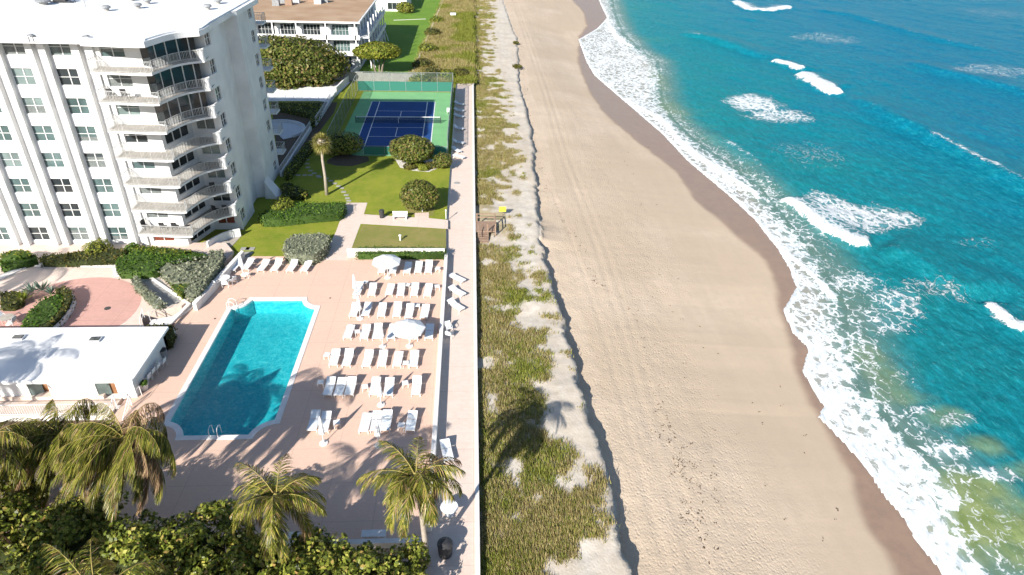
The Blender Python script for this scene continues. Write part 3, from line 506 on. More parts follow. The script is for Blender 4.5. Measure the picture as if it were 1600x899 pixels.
# ---- walls with openings
def wall_panel(g, o, u, L, z0, z1, ops, depth=.18, mi=0):
    """front faces with real openings (u0,u1,z0,z1) and their reveals; normal = u x up pointing outwards when u runs left to right seen from outside"""
    o = Vector((o[0], o[1], 0)); u = Vector((u[0], u[1], 0)).normalized(); inn = Vector((-u.y, u.x, 0))
    us_ = sorted({0., L, *[k for q in ops for k in q[:2]]}); zs_ = sorted({z0, z1, *[k for q in ops for k in q[2:4]]})
    P = lambda a, z, d=0: o+u*a+inn*d+Vector((0, 0, z))
    for a, b in zip(us_[:-1], us_[1:]):
        run = None
        for c, d in zip(zs_[:-1], zs_[1:]):
            m = ((a+b)/2, (c+d)/2)
            if any(q[0] < m[0] < q[1] and q[2] < m[1] < q[3] for q in ops): continue
            g.add([P(a, c), P(b, c), P(b, d), P(a, d)], [(0, 1, 2, 3)], mi)
    for a, b, c, d in [q[:4] for q in ops]:
        g.add([P(a, c), P(b, c), P(b, d), P(a, d), P(a, c, depth), P(b, c, depth), P(b, d, depth), P(a, d, depth)], [(0, 4, 5, 1), (1, 5, 6, 2), (2, 6, 7, 3), (3, 7, 4, 0)], mi)
def window(par, o, u, q, depth, glassm='glass', cols=2, rows=2, fr=.045, name='window', frm='wmetal', label=None):
    o = Vector((o[0], o[1], 0)); u = Vector((u[0], u[1], 0)).normalized(); inn = Vector((-u.y, u.x, 0)); a, b, c, d = q
    P = lambda s, z, k: o+u*s+inn*k+Vector((0, 0, z)); g = MB()
    def bar(s0, s1, z0, z1, k0=depth-.05, k1=depth+.01):
        g.add([P(s0, z0, k0), P(s1, z0, k0), P(s1, z1, k0), P(s0, z1, k0), P(s0, z0, k1), P(s1, z0, k1), P(s1, z1, k1), P(s0, z1, k1)], [(0, 1, 2, 3), (0, 4, 5, 1), (1, 5, 6, 2), (2, 6, 7, 3), (3, 7, 4, 0)])
    bar(a, a+fr, c, d); bar(b-fr, b, c, d); bar(a+fr, b-fr, d-fr, d); bar(a+fr, b-fr, c, c+fr)
    for i in range(1, cols): s = a+(b-a)*i/cols; bar(s-fr*.8, s+fr*.8, c+fr, d-fr, depth-.052)
    for i in range(1, rows): z = c+(d-c)*i/rows; bar(a+fr, b-fr, z-fr*.5, z+fr*.5, depth-.046)
    w_ = wb(g, name, frm, par); 
    if label: w_['label'] = label
    g = MB(); g.add([P(a, c, depth), P(b, c, depth), P(b, d, depth), P(a, d, depth)], [(0, 1, 2, 3)]); p_ = g.build('pane', glassm if not isinstance(glassm, str) else M[glassm]); p_.parent = w_
    if name == 'window' and cols == 2 and RNG.random() < .45:
        hh_ = c+(d-c)*[.5, .5, .72, .3][int(RNG.integers(0, 4))]; g = MB(); top_ = RNG.random() < .3; z0_, z1_ = (hh_, d) if top_ else (c, hh_); g.add([P(a+.03, z0_, depth-.004), P(b-.03, z0_, depth-.004), P(b-.03, z1_, depth-.004), P(a+.03, z1_, depth-.004)], [(0, 1, 2, 3)]); k_ = g.build('curtain', 'curtain'); k_.parent = w_
    return w_
def railing(g, pts, z0, h=1.0, step=.13, th=.022, posts=True, solid=None):
    for a, b in zip(pts[:-1], pts[1:]):
        a, b = Vector((a[0], a[1], z0)), Vector((b[0], b[1], z0)); L = (b-a).length
        if L < 1e-3: continue
        g.bar(a+Vector((0, 0, h)), b+Vector((0, 0, h)), .055, .04); g.bar(a+Vector((0, 0, .08)), b+Vector((0, 0, .08)), .03)
        n = max(1, round(L/step))
        for i in range(n+1): q = a.lerp(b, i/n); g.bar(q, q+Vector((0, 0, h)), th if i % 8 else th*1.7)
# ================================================================== APARTMENT TOWER
FY, EX, RZ, FH = 63.4, -25.3, 21.2, 2.657
TW = thing('apartment_tower', 'tall white eight storey apartment tower with curved balconies at its corner', 'building', (-40, 63, 0))
wall = MB(); cols_ = [-44.35, -40.45, -36.5]; zc = [1.45+FH*i for i in range(8)]; gl = ['glass', 'glass', 'gpale', 'glass', 'gdark']
# front: bays stand back between projecting piers with a groove
bayw = 1.13
for cx in cols_+[-48.25]:
    ops = [(0.06, 2*bayw-.06, z-.76, z+.76) for z in zc]; wall_panel(wall, (cx-bayw, FY+.36), (1, 0), 2*bayw, -.1, RZ-.5, ops, .16)
    for i, q in enumerate(ops):
        if cx < -48 and i > 5: continue
        window(TW, (cx-bayw, FY+.36), (1, 0), q, .15, gl[int(RNG.integers(0, 5))])
def pier(x0, x1):
    w3 = (x1-x0-.5)/2; wall.box(x0, x0+w3, FY-.12, FY+.6, -.1, RZ-.45); wall.box(x0+w3, x0+w3+.5, FY+.45, FY+.6, -.1, RZ-.45); wall.box(x0+w3+.5, x1, FY-.12, FY+.6, -.1, RZ-.45)
for a, b in zip([-48.25]+cols_[:-1]+[], cols_): pier(a+bayw, b-bayw)
pier(-35.42, -33.55); wall.box(-50.2, -48.25-bayw, FY-.1, FY+.6, -.1, RZ-.45)
wall.box(-75, -50.2, FY+.3, FY+.9, -.1, RZ-.45)
# balcony corner: front wall piece, return, recessed back wall
BX0, BX1, BY2 = -33.55, -29.6, 67.7
ops = [(.5, 2.6, z-.75, z+.72) for z in zc]; wall_panel(wall, (BX0, FY+.1), (1, 0), BX1-BX0, -.1, RZ-.5, ops, .16)
for i, q in enumerate(ops): window(TW, (BX0, FY+.1), (1, 0), q, .15, 'gbrown' if i == 0 else ('gdark' if i in (1, 4) else gl[i % 3]), label='window with brown blinds' if i == 0 else None)
dirr = Vector((1.3, BY2-FY-.1, 0)); RL = dirr.length     # slanted return wall with the dark sliding doors
ops = [(.45, RL-.5, z-1.1, z+.95) for z in zc]; wall_panel(wall, (BX1, FY+.1), dirr, RL, -.1, RZ-.5, ops, .12)
for q in ops: window(TW, (BX1, FY+.1), dirr, q, .11, 'gdark', 3, 1, .06, 'sliding_door')
bx = BX1+dirr.x; BL = EX-bx; ops = [(.45, 2.3, z-.75, z+.75) for z in zc[:5]]; wall_panel(wall, (bx, BY2), (1, 0), BL, -.1, RZ-.5, ops, .12)
for i, q in enumerate(ops): window(TW, (bx, BY2), (1, 0), q, .11, ['gbrown', 'gdark', 'gpale', 'gpale', 'gpale'][i], 2, 1)
# east face
ops = [(0.30, 1.70, z-.70, z+.66) for z in zc]
wall_panel(wall, (EX, BY2), (0, 1), 4.6, -.1, RZ-.5, [(a-.12, b-.12, c, d) for a, b, c, d in ops], .14)
for q in ops: window(TW, (EX, BY2), (0, 1), (q[0]-.12, q[1]-.12, q[2], q[3]), .13, 'gdark', 2, 2, .05)
wall.add([(EX, 72.3, -.1), (EX-.75, 73.0, -.1), (EX-.75, 76.2, -.1), (EX+.5, 76.6, -.1), (EX+.5, 77.6, -.1), (EX, 77.9, -.1)]+[(EX, 72.3, RZ-.5), (EX-.75, 73.0, RZ-.5), (EX-.75, 76.2, RZ-.5), (EX+.5, 76.6, RZ-.5), (EX+.5, 77.6, RZ-.5), (EX, 77.9, RZ-.5)], [(i, i+1, i+7, i+6) for i in range(5)])
wall.add([(EX+.5, 75.9, 2.2), (EX+.5, 77.7, 2.2), (EX+1.9, 77.9, .0), (EX+1.9, 75.7, .0), (EX+.3, 75.9, 0), (EX+.3, 77.7, 0)], [(0, 3, 2, 1), (0, 4, 3), (1, 2, 5)])
wall_panel(wall, (EX, 77.9), (0, 1), 6.6, -.1, RZ-.5, [(4.4, 5.75, c, d) for a, b, c, d in ops], .14)
for q in ops: window(TW, (EX, 77.9), (0, 1), (4.4, 5.75, q[2], q[3]), .13, 'gdark', 2, 2, .06)
wall.box(-75, EX-.01, 84.3, 84.5, -.1, RZ-.5)
wb(wall, 'wall', 'white', TW)
def sline(off):
    """outer edge of the curved balcony, off metres outside"""
    P = [(-33.4, 61.6), (-28.5, 61.15), (-28.0, 61.7), (-27.75, 62.7), (-27.45, 63.8), (-26.95, 64.8), (-26.35, 65.5), (-25.7, 65.95), (-25.15, 66.25)]; o = []
    for i, (x, y) in enumerate(P):
        a = P[max(i-1, 0)]; b = P[min(i+1, len(P)-1)]; d = Vector((b[0]-a[0], b[1]-a[1], 0)).normalized(); o.append((x+d.y*off, y-d.x*off))
    Q = [o[0]]
    for i in range(1, len(o)):
        p0, p1, p2, p3 = (Vector(o[max(i-2, 0)]), Vector(o[i-1]), Vector(o[i]), Vector(o[min(i+1, len(o)-1)]))
        for k in (1, 2, 3): tt_ = k/3; Q.append(tuple(.5*((2*p1)+(p2-p0)*tt_+(2*p0-5*p1+4*p2-p3)*tt_**2+(3*p1-p0-3*p2+p3)*tt_**3)))
    return Q
S0 = sline(0)
for i in range(1, 8):
    z = FH*i-.12; g = MB(); g.prism(S0+[(-25.1, 66.8), (EX+.05, 67.9), (EX-.5, BY2-.01), (bx, BY2-.01), (BX1, FY+.08), (-33.4, FY+.08)], z-.2, z, sidemi=1); sb = wb(g, 'balcony', ['beige', 'white'], TW)
    g = MB(); railing(g, [(-33.35, FY)]+sline(-.08), z, .98); r_ = g.build('railing', 'railpaint'); r_.parent = sb
    g = MB(); g.tube([(-25.5, 66.55, z), (-25.5, 66.55, z+.95)], [.42, .36], 12); g.box(EX-.1, EX+.02, 66.75, 67.69, z, z+.98); q_ = g.build('balcony_end_wall', 'white'); q_.parent = sb
# glazed curve of the top three storeys
for i in (5, 6, 7):
    z0 = FH*i-.1; z1 = FH*(i+1)-.35 if i < 7 else RZ-.5; L = [(-29.55, FY+.05)]+sline(-.85)[9:-2]; g = MB(); fr = MB()
    for a, b in zip(L[:-1], L[1:]): g.add([(*a, z0), (*b, z0), (*b, z1), (*a, z1)], [(0, 1, 2, 3)])
    for a in L[::3]: fr.bar((*a, z0), (*a, z1), .09)
    for a, b in zip(L[:-1], L[1:]): fr.bar((*a, z0+.05), (*b, z0+.05), .07); fr.bar((*a, z1-.05), (*b, z1-.05), .07)
    fr_ = wb(fr, 'glazing', 'wmetal', TW); p_ = g.build('pane', M['gdark']); p_.parent = fr_
    for zz in (z1+.02,):
        h_ = MB()
        for a, b in zip(L[:-1], L[1:]): h_.add([(*a, z1), (*b, z1), (*b, z1+.4), (*a, z1+.4)], [(0, 1, 2, 3)])
        q_ = h_.build('lintel', 'white'); q_.parent = fr_
# roof
rf = MB(); rf.prism([(-90, 62.0), (-33.6, 62.0)]+sline(.25)+[(-24.85, 66.8), (-24.95, 68.6), (-25.1, 69.4), (-25.1, 76.), (-24.7, 76.5), (-24.7, 84.9), (-90, 84.9)], RZ-.5, RZ); wb(rf, 'roof', 'roofwhite', TW)
g = MB(); P = [(-90, 62.35), (-33.6, 62.35)]+sline(-.1)+[(-25.1, 66.9), (-25.2, 68.7), (-25.3, 69.6), (-25.3, 84.6), (-90, 84.6)]
for a, b in zip(P[:-2], P[1:-1]): g.bar((*a, RZ+.06), (*b, RZ+.06), .18, .12)
wb(g, 'parapet', 'roofwhite', TW)
# ground floor terrace at the corner and its low curved wall; NE balconies
g = MB(); L = sline(.15)[10:]; 
for a, b in zip(L[:-1], L[1:]): g.bar((*a, .45), (*b, .45), .16, .9)
wb(g, 'terrace_wall', 'white', TW)
for i in range(1, 8):
    z = FH*i-.12; g = MB(); g.box(EX-1.6, EX+.75, 84.51, 86.3, z-.18, z); sb = wb(g, 'balcony', 'white', TW); g = MB(); railing(g, [(EX+.02, 84.56), (EX+.7, 84.56), (EX+.7, 86.25), (EX-1.5, 86.25)], z, .95, .2); r_ = g.build('railing', 'railpaint'); r_.parent = sb
# west balcony bay, lower left of the view
for i in range(1, 5):
    z = FH*i-.12; g = MB(); g.box(-60, -50.3, 61.3, FY+.28, z-.2, z, 0); sb = wb(g, 'balcony', 'beige', TW); g = MB(); railing(g, [(-50.35, FY), (-50.35, 61.4), (-60, 61.4)], z, .95); r_ = g.build('railing', 'railpaint'); r_.parent = sb
for i in range(0, 4): window(TW, (-60, FY+.1), (1, 0), (6.8, 8.9, zc[i]-.65, zc[i]+.65), .15, gl[i])
# roof things
def vent(px, py, lab, r=.42):
    v = thing('roof_vent', lab, 'roof vent', (*G(px, py, RZ+.1), RZ+.0), group='round vents on the tower roof'); g = MB(); g.lathe([(r*.55, 0), (r*.55, .28)], n=12); g.build('base', 'greycon', v)
    g = MB(); g.lathe([(r*.9, .28), (r, .34), (r, .44), (r*.7, .54)], n=14); g.build('cap', 'grey', v)
for (px, py), lab in zip([(167, 16), (216, 12), (231, 5), (325, 14), (341, 5), (205, 0)], ['grey round vent standing alone left on the white roof', 'grey round vent, nearer one of the pair mid roof', 'grey round vent, farther one of the pair mid roof', 'grey round vent, nearer of two by the right roof edge', 'grey round vent, farther of two by the right roof edge', 'grey round vent cut by the top of the picture']): vent(px, py, lab)
vent(68, 6, 'wide grey roof vent leftmost beside the dark pipes', .75)
ac = thing('rooftop_unit', 'dark rooftop air unit with pipes at the top left of the tower roof', 'air conditioner', (*G(97, 4, RZ), RZ)); g = MB(); g.box(-.7, .6, -.4, .4, .15, .75); g.build('casing', 'dark', ac)
g = MB(); g.tube([(.9, 0, 0), (.9, 0, 1.3)], .05, 6); g.tube([(1.3, .2, 0), (1.1, .2, 1.1)], .04, 6); g.bar((-1.2, -.3, .1), (1.4, -.3, .1), .1); g.build('pipe', 'dark', ac)
g = MB(); g.tube([(0, 0, 0), (0, 0, 1.1)], .03, 6); g.bar((-.2, 0, .9), (.2, 0, .9), .03); o = g.build('roof_mast', 'grey'); o.location = (*G(134, 11, RZ), RZ); tag(o, 'thin grey mast on the tower roof', 'mast')
for k, x in enumerate([-37.7, -33.1, -41.6]):
    g = MB(); g.box(-.28, .28, -.3, .08, 0, .05); g.bar((-.18, -.25, 0), (-.18, -.25, -.5), .04); g.bar((.18, -.25, 0), (.18, -.25, -.5), .04); g.box(-.12, .12, -.2, .2, .05, .09)
    o = g.build('roof_hook', 'grey'); o.location = (x, 62.2, RZ+.12); tag(o, ['small bracket on the roof edge above the middle window column', 'small bracket on the roof edge beside the balcony bay', 'small bracket on the roof edge at the far left'][k], 'bracket', 'brackets on the tower roof edge')
# ================================================================== POOL HOUSE
PH = thing('pool_house', 'long low white pool house with flat roof beside the swimming pool', 'building', (-30, 42, 0)); W0 = 39.75; EH = -25.15; PZ = 2.1
wall = MB(); o0 = (-50, W0)
dx = [(50-33.2-.8, 50-33.2+.25), (50-28.75-.1, 50-28.75+.95)]
lx = [50+G(52, 625)[0], 50+G(158, 622)[0]]; ops = [(a-.1, a+1.35, -.02, 1.85) for a in lx]
wall_panel(wall, o0, (1, 0), 50+EH, -1.6, PZ-.2, ops, .5); wall_panel(wall, (EH, W0), (0, 1), 45.9-W0, -.1, PZ-.2, [], .1); wall.box(-50, EH, 45.5, 45.9, -.1, PZ-.2)
wb(wall, 'wall', 'white', PH)
for a, b, c, d in ops:
    g = MB(); g.add([(-50+a, W0+.5, c), (-50+b, W0+.5, c), (-50+b, W0+.5, d), (-50+a, W0+.5, d)], [(0, 1, 2, 3)]); wb(g, 'recess', 'brown', PH)
    g = MB(); g.bar((-50+a+.05, W0+.02, .95), (-50+a+.75, W0+.42, .95), .05, 1.75); g.bar((-50+a+.65, W0+.33, 1.0), (-50+a+.7, W0+.30, 1.0), .04, .12); wb(g, 'door', 'gpale', PH)
g = MB(); g.prism(rect(-60, -24.75, 39.15, 46.0), PZ-.2, PZ); g.box(-60, -24.8, 39.2, 39.3, PZ, PZ+.05); wb(g, 'roof', 'roofwhite', PH)
for px, py in ((29, 529), (149, 532)):
    x, y = G(px, py, PZ); g = MB(); g.box(x-.42, x+.42, y-.28, y+.28, PZ, PZ+.14); s_ = wb(g, 'skylight', 'wmetal', PH); g = MB(); g.box(x-.34, x+.34, y-.22, y+.22, PZ+.14, PZ+.2); p_ = g.build('pane', 'gdark'); p_.parent = s_
g = MB(); g.prism(rect(-60, -26.3, 37.9, W0), -.35, .0); struct('walkway', g, 'walk'); g = MB(); g.box(-60, -26.3, 37.78, 37.9, -.4, .03); struct('walkway_edge', g, 'kerb')
g = MB(); railing(g, [(-60, 38.0), (-26.3, 38.0)], 0, .95, .17, .022); tag(g.build('railing', 'wmetal'), 'long white railing along the walkway in front of the pool house', 'railing')
st_ = thing('outside_stair', 'white stair with handrails going down from the pool house walkway', 'stair', (-26.4, 38, 0)); g = MB()
for i in range(8): g.box(-26.3, -25.2, 38.6-.32*i, 38.92-.32*i, -.2*i-.22, -.2*i-.02)
wb(g, 'steps', 'kerb', st_)
for x in (-26.3, -25.2):
    g = MB(); g.bar((x, 38.9, .95), (x, 36.4, -.55), .05); g.bar((x, 38.9, 0), (x, 38.9, .95), .05); g.bar((x, 36.4, -1.6), (x, 36.4, -.55), .05)
    for i in range(14): y = 38.8-.175*i; z = .95-.6*(38.9-y); g.bar((x, y, z-.85), (x, y, z), .02)
    wb(g, 'handrail', 'wmetal', st_)
# ================================================================== BUILDINGS TO THE NORTH
RB = thing('beach_house_block', 'three storey white apartment block with brown gravel roof and arched balconies', 'building', (-30, 140, 0)); BZ = 9.2; wall = MB(); bx0, bx1, by0 = -58, -22.4, 139.6
M['gravel'] = MN('brown_gravel_roof', (.31, .19, .11), (.42, .30, .20), .25, .95, .5, lo=.25, hi=.7); M['gravel2'] = MN('dark_gravel', (.2, .14, .09), (.15, .1, .07), .3, .95)
ops = []; 
for f in range(3):
    for x in (-41.5, -37.2, -32.8, -27.3): ops.append((x-bx0, x-bx0+3.2, .3+f*3.0, 2.35+f*3.0))
wall_panel(wall, (bx0, by0), (1, 0), bx1-bx0, -.1, BZ-.3, ops, .2)
eops = [(k*4.2+.8, k*4.2+3.4, .3+f*3.0, 2.35+f*3.0) for k in range(6) for f in range(3)]; wall_panel(wall, (bx1, by0), (0, 1), 30, -.1, BZ-.3, eops, .2); wb(wall, 'wall', 'white', RB)
for i, q in enumerate(ops): window(RB, (bx0, by0), (1, 0), q, .18, ['gdark', 'gdark', 'gdark', 'glass'][i % 4], 5, 2, .03)
for q in eops: window(RB, (bx1, by0), (0, 1), q, .18, 'gdark', 3, 1, .07)
g = MB(); g.prism(rect(bx0, -21.6, by0-1.6, by0+32), BZ-.3, BZ, 1); g.box(bx0, -21.9, by0-1.3, by0+31.7, BZ, BZ+.02, 0); wb(g, 'roof', ['gravel', 'white'], RB)
for f in (1, 2):
    g = MB(); g.box(bx0, -21.8, by0-1.6, by0-.01, 3*f-.15, 3*f+.05); g.box(bx0, -21.8, by0-1.6, by0-1.45, 3*f+.05, 3*f+.75); wb(g, 'balcony', 'white', RB)
    g = MB(); g.box(bx1+.01, bx1+2.2, by0+.2, by0+29, 3*f-.15, 3*f+.05); g.box(bx1+2.05, bx1+2.2, by0+.2, by0+29, 3*f+.05, 3*f+.7); wb(g, 'balcony', 'white', RB)
for x in (-42.4, -38.3, -33.8, -28.2, -22.6):
    g = MB(); g.box(x-.12, x+.12, by0-1.6, by0-1.35, -.1, BZ-.31)
    for f in range(3):
        for s in (-1, 1): g.add([(x, by0-1.58, 3*f+2.85-.6), (x+s*.75, by0-1.58, 3*f+2.85), (x, by0-1.58, 3*f+2.85)], [(0, 1, 2), (2, 1, 0)])
    wb(g, 'column', 'white', RB)
for k in range(7): g = MB(); y = by0+.6+k*4.2; g.box(bx1+1.95, bx1+2.2, y, y+.25, -.1, BZ-.31); g.bar((bx1+2.1, y+.1, 3.1), (bx1+2.9, y+.1, .2), .18); wb(g, 'column', 'white', RB)
for k, (px, py) in enumerate([(441, 5), (452, 8), (463, 5), (432, 9), (487, 3), (497, 6), (508, 4)]):
    g = MB(); g.box(-.7, .7, -.6, .6, 0, 1.1); g.box(-.5, .5, -.4, .4, 1.1, 1.2); g.box(-.75, .75, -.65, .65, -.0, .12); o = g.build('rooftop_unit', ['grey', 'wood', 'white'][k % 3]); o.location = (*G(px, py, BZ), BZ+.02)
    tag(o, ['grey box unit, rightmost but three on the gravel roof', 'rusty box unit in the middle of the gravel roof cluster', 'pale box unit behind the rusty one on the gravel roof', 'grey low unit at the left end of the gravel roof cluster', 'rusty unit right of the cluster on the gravel roof', 'pale unit right of the cluster on the gravel roof', 'grey unit, last to the right on the gravel roof'][k], 'air conditioner', 'units on the gravel roof')
FB = thing('far_house', 'white house with a dark window at the top of the lawn strip', 'building', (-27, 190, 0)); x, y = G(613, 18); wall = MB(); q = (5.8, 9.6, .5, 2.3); wall_panel(wall, (x-7, y), (1, 0), 11.2, -.1, 3.6, [q], .2); wall_panel(wall, (x+4.2, y), (0, 1), 16, -.1, 3.6, [], .2); wb(wall, 'wall', 'white', FB)
window(FB, (x-7, y), (1, 0), q, .18, 'gdark', 3, 1); g = MB(); g.box(x-7.5, x+4.6, y-.4, y+16, 3.6, 3.9); wb(g, 'roof', 'white', FB)
# grounds in the north
sheet('far_lawn', [(548, 127), (640, 126), (690, 0), (705, -60), (560, -60), (600, 60)], .01, 'lawnfar')
g = MB(); g.prism(rect(-200, left+.1, 129.9, 400), -1.7, -.02); struct('far_ground', g, 'greycon')
sheet('parking_area', [(402, 158), (405, 128), (548, 128), (515, 160), (498, 158)], .012, 'roofwhite')
# dune scrub in the north: ground, then grass
g = MB(); a = GP([(641, 126), (697, -8)], .0); g.prism([a[0], (-3.2, 130), (left+.05, 130), (left+.05, 262), a[1]], -.6, .02)
t = NT('dune_scrub'); p = t.pos(); n1 = t.rng(t.noise(p, .12, 5, .65), .38, .62); n2 = t.rng(t.noise(p, .9, 5, .7), .35, .7); c = t.mix(n1, (.26, .21, .085), (.16, .19, .045)); c = t.mix(n2, c, (.37, .30, .16)); t.out(c, .95); struct('dune_scrub', g, t.m)
N = 15000; gy = 130+RNG.random(N)**1.3*125; xa = np.interp(gy, [a[0][1], a[1][1]], [a[0][0], a[1][0]]); gx = xa+RNG.random(N)*(left-xa)
pk = (fbm(gx, gy, .07, 4, 401) > .56).astype(int); blades('dune_grass', np.c_[gx, gy], gx*0+.0, .55, ['leaf_tan', 'leaf_dgreen'], pick=pk, wdt=.07, label='tan dune scrub beyond the tennis court', cat='grass', n_per=6, seg=.9)
g = MB(); g.bar((a[0][0]-.1, a[0][1], .12), (a[1][0]-.1, a[1][1], .12), .22, .3); struct('lawn_kerb', g, 'kerb')
g = MB(); 
b_ = GP([(615, 32), (665, 30)], .02); g.bar((*b_[0], .05), (*b_[1], .05), .3, .06); struct('lawn_path', g, 'kerb')
# north terrace beside the tower
sheet('lower_terrace', [(424, 160), (527, 160), (522, 176), (500, 205), (441, 275), (437, 276)], .004, 'soil')
x, y = G(443, 206); g = MB(); g.prism(arc(x-1.4, y+.3, 4.3, -60, 120, 24), .01, .02); g.prism(arc(x-1.4, y+.3, 4.6, -40, 110, 24)+arc(x-1.4, y+.3, 4.25, 110, -40, 24), .01, .35); struct('round_terrace', g, 'paleblue')
g = MB(); 
P = [(-24.75, 82.8), (-24.65, 101.5)]; g.bar((*P[0], .3), (*P[1], .3), .25, .6); Q = [(-24.3, 103.5), (-24.2, 121)]; g.bar((*Q[0], .3), (*Q[1], .3), .25, .6); railing(g, P, .6, .8, .25); railing(g, Q, .6, .8, .25); tag(g.build('terrace_railing', 'wmetal'), 'pale railing on a low wall beside the shaded terrace north of the tower', 'railing')
g = MB(); railing(g, [G(408, 156), G(498, 157)], 0, .9, 1.5, .05); tag(g.build('railing', 'wmetal'), 'thin white railing at the near edge of the white parking area', 'railing')
wall_thing('boundary_wall', 'white boundary wall slanting beside the parking area and far lawn', 'wall', None, (0, 1.1), 'white', pts=[(-24.4, 121.3), (-24.1, 121.3), (-22.6, 137), (-22.9, 137)])
g = MB(); g.box(-24.6, -20.5, 130.2, 130.5, 0, 1.7); g.box(-20.5, -9, 130.2, 130.45, 0, 1.55); tag(g.build('boundary_wall', 'greycon'), 'grey white wall behind the far end of the tennis court', 'wall')
# ================================================================== VEGETATION
def inpoly(X, Y, P):
    c = np.zeros(X.shape, bool); n = len(P)
    for i in range(n):
        (x0, y0), (x1, y1) = P[i-1], P[i]
        if y0 == y1: continue
        c ^= ((y0 > Y) != (y1 > Y)) & (X < (x1-x0)*(Y-y0)/(y1-y0)+x0)
    return c
def hedge(name, label, cat, px, z0, h, leaf, size=.22, dens=26, group=None, world=None, bump_=.12):
    P = world or GP(px, z0+h); A = abs(sum(P[i-1][0]*P[i][1]-P[i][0]*P[i-1][1] for i in range(len(P))))/2
    xs = [p[0] for p in P]; ys_ = [p[1] for p in P]; n = int(A*dens*1.0); X_ = []; k = 0
    bb = (max(xs)-min(xs))*(max(ys_)-min(ys_)); m = int(n*bb/max(A, .1)); qx = RNG.uniform(min(xs), max(xs), m); qy = RNG.uniform(min(ys_), max(ys_), m); s = inpoly(qx, qy, P)
    qx, qy = qx[s], qy[s]; top = np.c_[qx, qy, z0+h+bump_*(fbm(qx, qy, .9, 3, len(P))-.5)*2.4+RNG.normal(size=len(qx))*.04]; parts = [top]
    for i in range(len(P)):
        a, b = P[i-1], P[i]; L = math.hypot(b[0]-a[0], b[1]-a[1]); m = int(L*h*dens*.9); t_ = RNG.random(m); parts.append(np.c_[a[0]+(b[0]-a[0])*t_+RNG.normal(size=m)*.08, a[1]+(b[1]-a[1])*t_+RNG.normal(size=m)*.08, z0+h*RNG.random(m)])
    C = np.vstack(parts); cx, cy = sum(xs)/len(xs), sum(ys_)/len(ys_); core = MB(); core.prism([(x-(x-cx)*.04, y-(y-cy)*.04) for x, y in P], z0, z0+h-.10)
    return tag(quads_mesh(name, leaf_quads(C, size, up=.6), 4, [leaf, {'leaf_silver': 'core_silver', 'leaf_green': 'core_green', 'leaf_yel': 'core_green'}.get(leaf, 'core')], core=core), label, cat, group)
def blob_pts(n, R, lob=.22, seed=0, flat=.0, shell=.72):
    d = RNG.normal(size=(n, 3)); d /= np.linalg.norm(d, axis=1)[:, None]; th_ = np.arctan2(d[:, 1], d[:, 0]); 
    nz = fbm(d[:, 0]*2.2+d[:, 2]*1.3+7+seed, d[:, 1]*2.2-d[:, 2]*1.1+9, 1.1, 3, seed); k = (1-lob+2*lob*nz)*(shell+(1-shell)*RNG.random(n)**.5)
    P = d*k[:, None]*np.array(R); P[:, 2] = np.maximum(P[:, 2], -R[2]*(1-flat)*.9); return P, d
def clumped(n, R, lobes, lr, seed):
    rg = np.random.default_rng(seed); d = rg.normal(size=(lobes, 3)); d[:, 2] = np.abs(d[:, 2])*1.1-.25; d /= np.linalg.norm(d, axis=1)[:, None]; C = d*np.array(R)*(.62+.42*rg.random(lobes))[:, None]
    k = rg.integers(0, lobes, n); e = rg.normal(size=(n, 3)); e /= np.linalg.norm(e, axis=1)[:, None]; r_ = lr*(.6+.8*rg.random(lobes))[k][:, None]*(.75+.3*rg.random((n, 1)))
    return C[k]+e*r_*np.array([1, 1, .75]), e
def bush(name, label, cat, loc, R, cz, n, size, leaf, trunk=None, group=None, seed=0, lob=.22, core_k=.70, flat=.3, lobes=0):
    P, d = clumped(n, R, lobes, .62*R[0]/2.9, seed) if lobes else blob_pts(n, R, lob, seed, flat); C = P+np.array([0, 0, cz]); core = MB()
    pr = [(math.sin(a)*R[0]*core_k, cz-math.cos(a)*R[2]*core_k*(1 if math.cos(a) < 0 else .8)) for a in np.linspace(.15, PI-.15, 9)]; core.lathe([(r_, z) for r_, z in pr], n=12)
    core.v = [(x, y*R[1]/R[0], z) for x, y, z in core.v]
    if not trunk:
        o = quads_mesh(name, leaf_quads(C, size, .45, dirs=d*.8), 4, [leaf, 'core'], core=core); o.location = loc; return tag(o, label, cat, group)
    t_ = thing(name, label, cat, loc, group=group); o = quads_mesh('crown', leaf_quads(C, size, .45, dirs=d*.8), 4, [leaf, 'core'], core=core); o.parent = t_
    g = MB()
    for s in trunk: g.tube([(s[0]*.3, s[1]*.3, 0), (s[0]*.7, s[1]*.7, cz*.5), (s[0]*1.6, s[1]*1.6, cz)], [s[2], s[2]*.75, s[2]*.4], 7)
    g.build('trunk', 'bark', t_); return t_
ZP = .3
hedge('hedge', 'clipped green hedge strip behind the coral stone wall', 'hedge', [(557, 385), (696, 386), (696, 396), (556, 396)], 0, .75, 'leaf_green', .16, 60)
hedge('hedge', 'long clipped bright green hedge beside the tower lawn path', 'hedge', [(408, 343), (404, 333), (425, 325), (470, 316), (540, 315), (540, 326), (533, 333), (480, 337), (440, 342)], 0, 1.0, 'leaf_green', .2, 34)
hedge('hedge', 'big rounded silver green hedge on the lawn by the deck', 'hedge', [(442, 389), (446, 374), (458, 366), (500, 363), (514, 367), (512, 380), (500, 392), (488, 398), (452, 397)], 0, 1.3, 'leaf_silver', .2, 40)
hedge('hedge', 'olive hedge running along the front of the tower', 'hedge', [(62, 399), (130, 391), (185, 387), (200, 391), (180, 406), (120, 408), (62, 408)], ZP, .7, 'leaf_olive', .22, 26)
hedge('hedge', 'dark green hedge above the curved plaza wall', 'hedge', [(182, 404), (205, 392), (250, 392), (262, 408), (243, 422), (232, 424), (184, 424)], ZP, .9, 'leaf_green', .22, 28)
